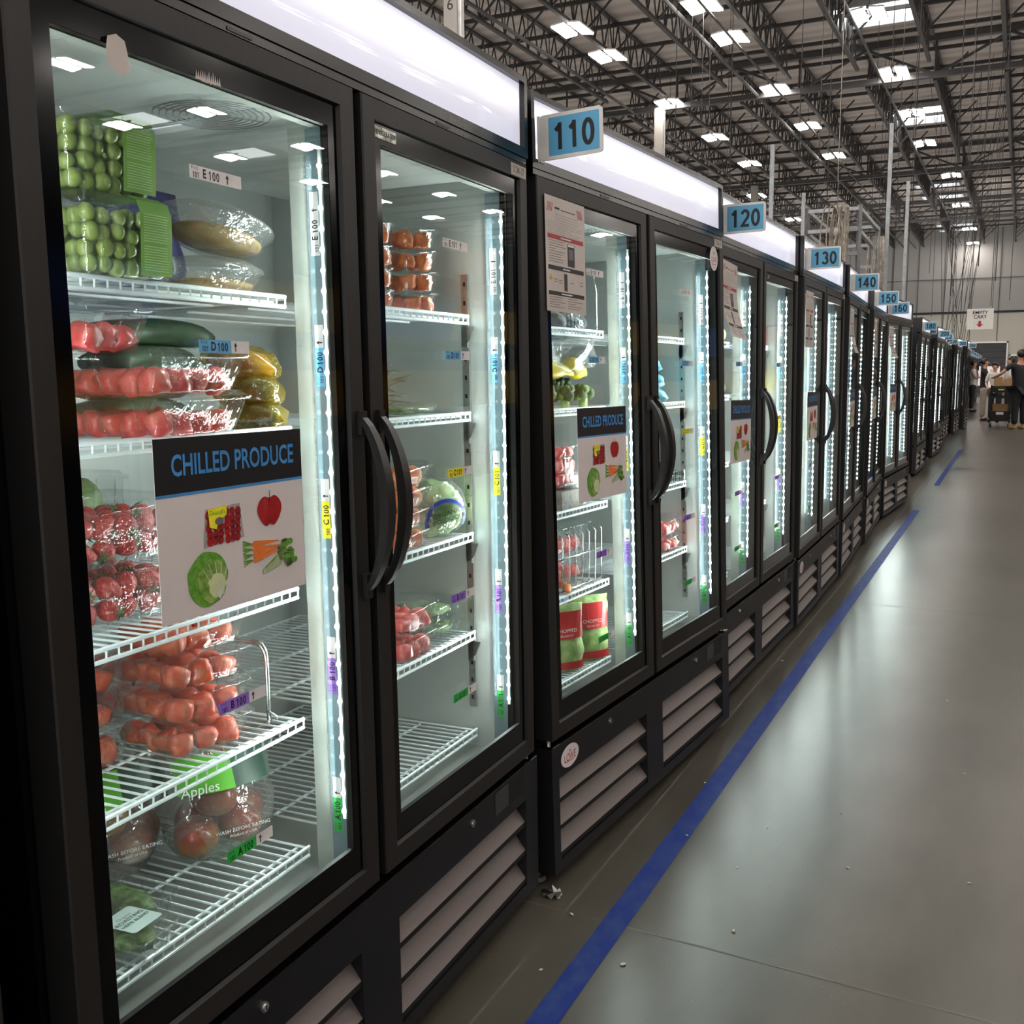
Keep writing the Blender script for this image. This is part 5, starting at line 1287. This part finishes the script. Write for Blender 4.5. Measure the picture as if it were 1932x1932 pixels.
# cart
r = root('utility_cart', 'black multi-tier utility cart holding boxes in front of the people', 'cart', T(-.43, 26.9, 0))
m = MB(); 
for sx in (-1, 1):
    for sy in (0, 1): m.tube([(sx * .21, sy * .45, .10), (sx * .21, sy * .45, .98)], .016, 'wheel', 8)
m.build('cart_frame', r)
for zz, hh in ((.14, .24), (.68, .06), (.82, .15)):
    m = MB(); m.box(-.205, .205, -.005, .455, zz, zz + .02, 'wheel'); m.box(-.205, .205, -.02, -.005, zz, zz + hh, 'wheel'); m.box(-.205, .205, .455, .47, zz, zz + hh, 'wheel'); m.box(-.22, -.205, 0, .455, zz, zz + hh, 'wheel'); m.box(.205, .22, 0, .455, zz, zz + hh, 'wheel')
    m.build('cart_tray', r)
m = MB(); m.box(-.08, .08, -.024, -.02, .30, .36, 'lab_white'); m.build('cart_label', r, label='white label plate')
m = MB(); m.box(-.12, .10, -.025, -.02, .92, .95, 'plug_grey'); m.box(-.06, .07, -.026, -.02, .87, .90, 'lab_yellow'); m.build('cart_label', r, label='yellow and grey label strips')
for sx in (-1, 1):
    for yy in (.02, .43):
        m = MB(); m.tube([(sx * .19 - .015, yy, .045), (sx * .19 + .015, yy, .045)], .045, 'wheel', 12); m.box(sx * .19 - .02, sx * .19 + .02, yy - .01, yy + .01, .045, .12, 'steel'); m.build('caster', r)
m = MB(); m.box(-.18, .18, .02, .42, 0, .02, 'wood'); m.box(-.18, .18, .02, .035, .02, .16, 'wood'); m.box(-.18, .18, .405, .42, .02, .16, 'wood'); m.box(-.18, -.165, .02, .42, .02, .16, 'wood'); m.box(.165, .18, .02, .42, .02, .16, 'wood')
m.build('wooden_crate', label='brown open crate on the lowest tier of the cart', cat='crate', M=T(-.43, 26.9, .381))
for k, (x, y, h) in enumerate(((-.50, 27.05, .34), (-.30, 27.1, .30))):
    m = MB(); m.loft([rrect(.19, .13, .006, 0, 1), rrect(.19, .13, .006, h, 1)], 'kraft', True, False); m.loft([rrect(.18, .12, .006, h, 1), rrect(.18, .12, .006, .01, 1)], 'kraft', False, True)
    m.build('paper_bag', label='%s brown paper bag standing on top of the cart' % ('left', 'right')[k], cat='bag', M=T(x, y, .842))
# opposite side of the aisle: rack with bins (only seen in reflections and from other positions)
r = root('storage_rack', 'dark storage rack with yellow and blue bins on the opposite side of the aisle', 'rack', T(0, 0, 0))
m = MB()
for k in range(12):
    y = -6 + k * 2.4; m.box(3.2, 3.3, y, y + .08, 0, 2.6, 'opp_dark'); m.box(4.2, 4.3, y, y + .08, 0, 2.6, 'opp_dark')
for zz in (.3, 1.0, 1.75, 2.5): m.box(3.2, 4.3, -6, 20.5, zz, zz + .06, 'opp_dark')
m.box(4.3, 4.34, -6, 20.5, 0, 3.4, 'opp_dark'); m.build('rack_frame', r)
for k in range(11):
    for zz, mt, c in ((1.06, 'opp_yellow', 'yellow'), (1.81, 'opp_yellow', 'yellow') if k % 2 else (1.81, 'opp_blue', 'blue')):
        y = -5.8 + k * 2.4
        m = MB(); m.loft([rrect(.8, 1.9, .04, 0, 2), rrect(.9, 2.05, .04, .42, 2)], mt, True, False)
        m.build('storage_bin', label='%s bin on the %s level of the opposite rack' % (c, 'middle' if zz < 1.5 else 'upper'), cat='bin', group='%s bins on the opposite rack, %s level' % (c, 'middle' if zz < 1.5 else 'upper'), M=T(3.75, y + 1.15, zz))
# bits on the floor
rnd = random.Random(77)
for k, (x, y) in enumerate(((-.74, 2.05), (-.80, 2.75), (-.60, 2.9), (-.55, 2.3), (-.62, 2.62), (-.35, 2.75), (-.1, 3.6), (-.42, 3.1), (-.93, 2.2), (-.9, 1.95), (-.86, 3.15), (-.93, 4.7), (-.05, 2.8), (-.2, 4.4), (-.88, 6.9))):
    m = MB(); s_ = rnd.uniform(.003, .006); m.sphere((0, 0, s_ * .4), s_, 'debris', 6, 4, (1.6, .9, .4), jit=.6, seed=k); m.build('floor_debris', label='tiny pale scrap lying on the concrete floor', cat='debris', group='tiny scraps on the floor', M=T(x, y, .0005) @ R(rnd.uniform(0, 3), 'Z'))
m = MB()
for k in range(7): 
    a = k * .9; m.poly([(.02 * math.cos(a) * (1 + k * .1), .02 * math.sin(a), .004 + .003 * (k % 3)), (.028 * math.cos(a + .5), .024 * math.sin(a + .5), .002), (.026 * math.cos(a + 1), .02 * math.sin(a + 1.2), .016 + .006 * (k % 2)), (.005, 0, .01)], 'steel')
m.build('foil_scrap', label='crumpled silver foil at the foot between the first two refrigerators', cat='foil', M=T(-1.012, 2.262, .001))

# ------------------------------------------------------------------ lights
def area(name, M, sx, sy, power, color=(1, 1, 1), spread=PI):
    l = bpy.data.lights.new(name, 'AREA'); l.shape = 'RECTANGLE'; l.size = sx; l.size_y = sy; l.energy = power; l.color = color; l.spread = spread
    o = bpy.data.objects.new(name, l); COL.objects.link(o); o.matrix_world = M; return o
for i in list(range(1, 8)):
    for u, du in ((.674, -1), (1.382, -1)):
        # strip light: local -Z points into the cabinet (-o) and towards -u
        d = Vector((-.5, du * .86, 0)).normalized(); zz = -d; yy = Vector((0, 0, 1)); xx = yy.cross(zz)
        M = Matrix.Identity(4)
        for c, v in enumerate((xx, yy, zz)):
            for r_ in range(3): M[r_][c] = v[r_]
        M[0][3], M[1][3], M[2][3] = -.067, u, 1.11
        area('strip_lamp', FR[i] @ M, .012, 1.15, 4.8 if i < 4 else 7., (.97, 1.0, .98))
        if u < .7:
            pass
    for u in ((.050, .766) if i < 4 else ()):
        d = Vector((-.5, .86, 0)).normalized(); zz = -d; yy = Vector((0, 0, 1)); xx = yy.cross(zz); M = Matrix.Identity(4)
        for c, v in enumerate((xx, yy, zz)):
            for r_ in range(3): M[r_][c] = v[r_]
        M[0][3], M[1][3], M[2][3] = -.067, u, 1.11
        area('strip_lamp', FR[i] @ M, .012, 1.15, 2.3, (1.0, 1.0, .98))
    # left-hand strip on the mullion's other side lights the right compartment's left part
    d = Vector((-.75, .66, 0)).normalized(); zz = -d; yy = Vector((0, 0, 1)); xx = yy.cross(zz); M = Matrix.Identity(4)
    for c, v in enumerate((xx, yy, zz)):
        for r_ in range(3): M[r_][c] = v[r_]
    M[0][3], M[1][3], M[2][3] = -.067, .766, 1.11

area('roof_fill', T(2, 36, 6.4) @ R(PI, 'X'), 60, 66, 5200, (1, .95, .9))  # added fill lamp facing up to brighten the deck, no fixture there
area('wall_fill', T(0, 52, 5) @ R(PI / 2, 'X'), 40, 8, 1500, (1, .98, .95))  # added fill lamp aimed at the end wall, not a real fixture
w = bpy.data.worlds.new('World'); scn.world = w; w.use_nodes = True
bg = w.node_tree.nodes['Background']; bg.inputs[0].default_value = (.95, .93, .9, 1); bg.inputs[1].default_value = 1.6

# ------------------------------------------------------------------ camera
f, pitch, roll, yaw, h = 1927.404, .13547524, -.00493884, .46033921, 1.33791158
cp, sp, cy, sy = math.cos(pitch), math.sin(pitch), math.cos(yaw), math.sin(yaw)
fw = Vector((-sy * cp, cy * cp, -sp)); rt = Vector((cy, sy, 0)); up = rt.cross(fw)
r2 = rt * math.cos(roll) + up * math.sin(roll); u2 = -rt * math.sin(roll) + up * math.cos(roll)
cam = bpy.data.cameras.new('Camera'); co = bpy.data.objects.new('Camera', cam); COL.objects.link(co)
M = Matrix.Identity(4)
for c, v in enumerate((r2, u2, -fw)):
    for r_ in range(3): M[r_][c] = v[r_]
M[2][3] = h; co.matrix_world = M
cam.sensor_width = 36; cam.sensor_fit = 'HORIZONTAL'; cam.lens = 36 * f / 1932; cam.clip_start = .02; cam.clip_end = 300
scn.camera = co
scn.view_settings.view_transform = 'Standard'; scn.view_settings.look = 'None'; scn.view_settings.exposure = 0.; scn.view_settings.gamma = 1.
c = scn.cycles
c.use_denoising = True; c.max_bounces = 6; c.transparent_max_bounces = 20; c.diffuse_bounces = 2; c.glossy_bounces = 5; c.transmission_bounces = 2
c.use_adaptive_sampling = True; c.adaptive_threshold = .03
c.caustics_reflective = False; c.caustics_refractive = False; c.sample_clamp_indirect = 40.; c.use_light_tree = False
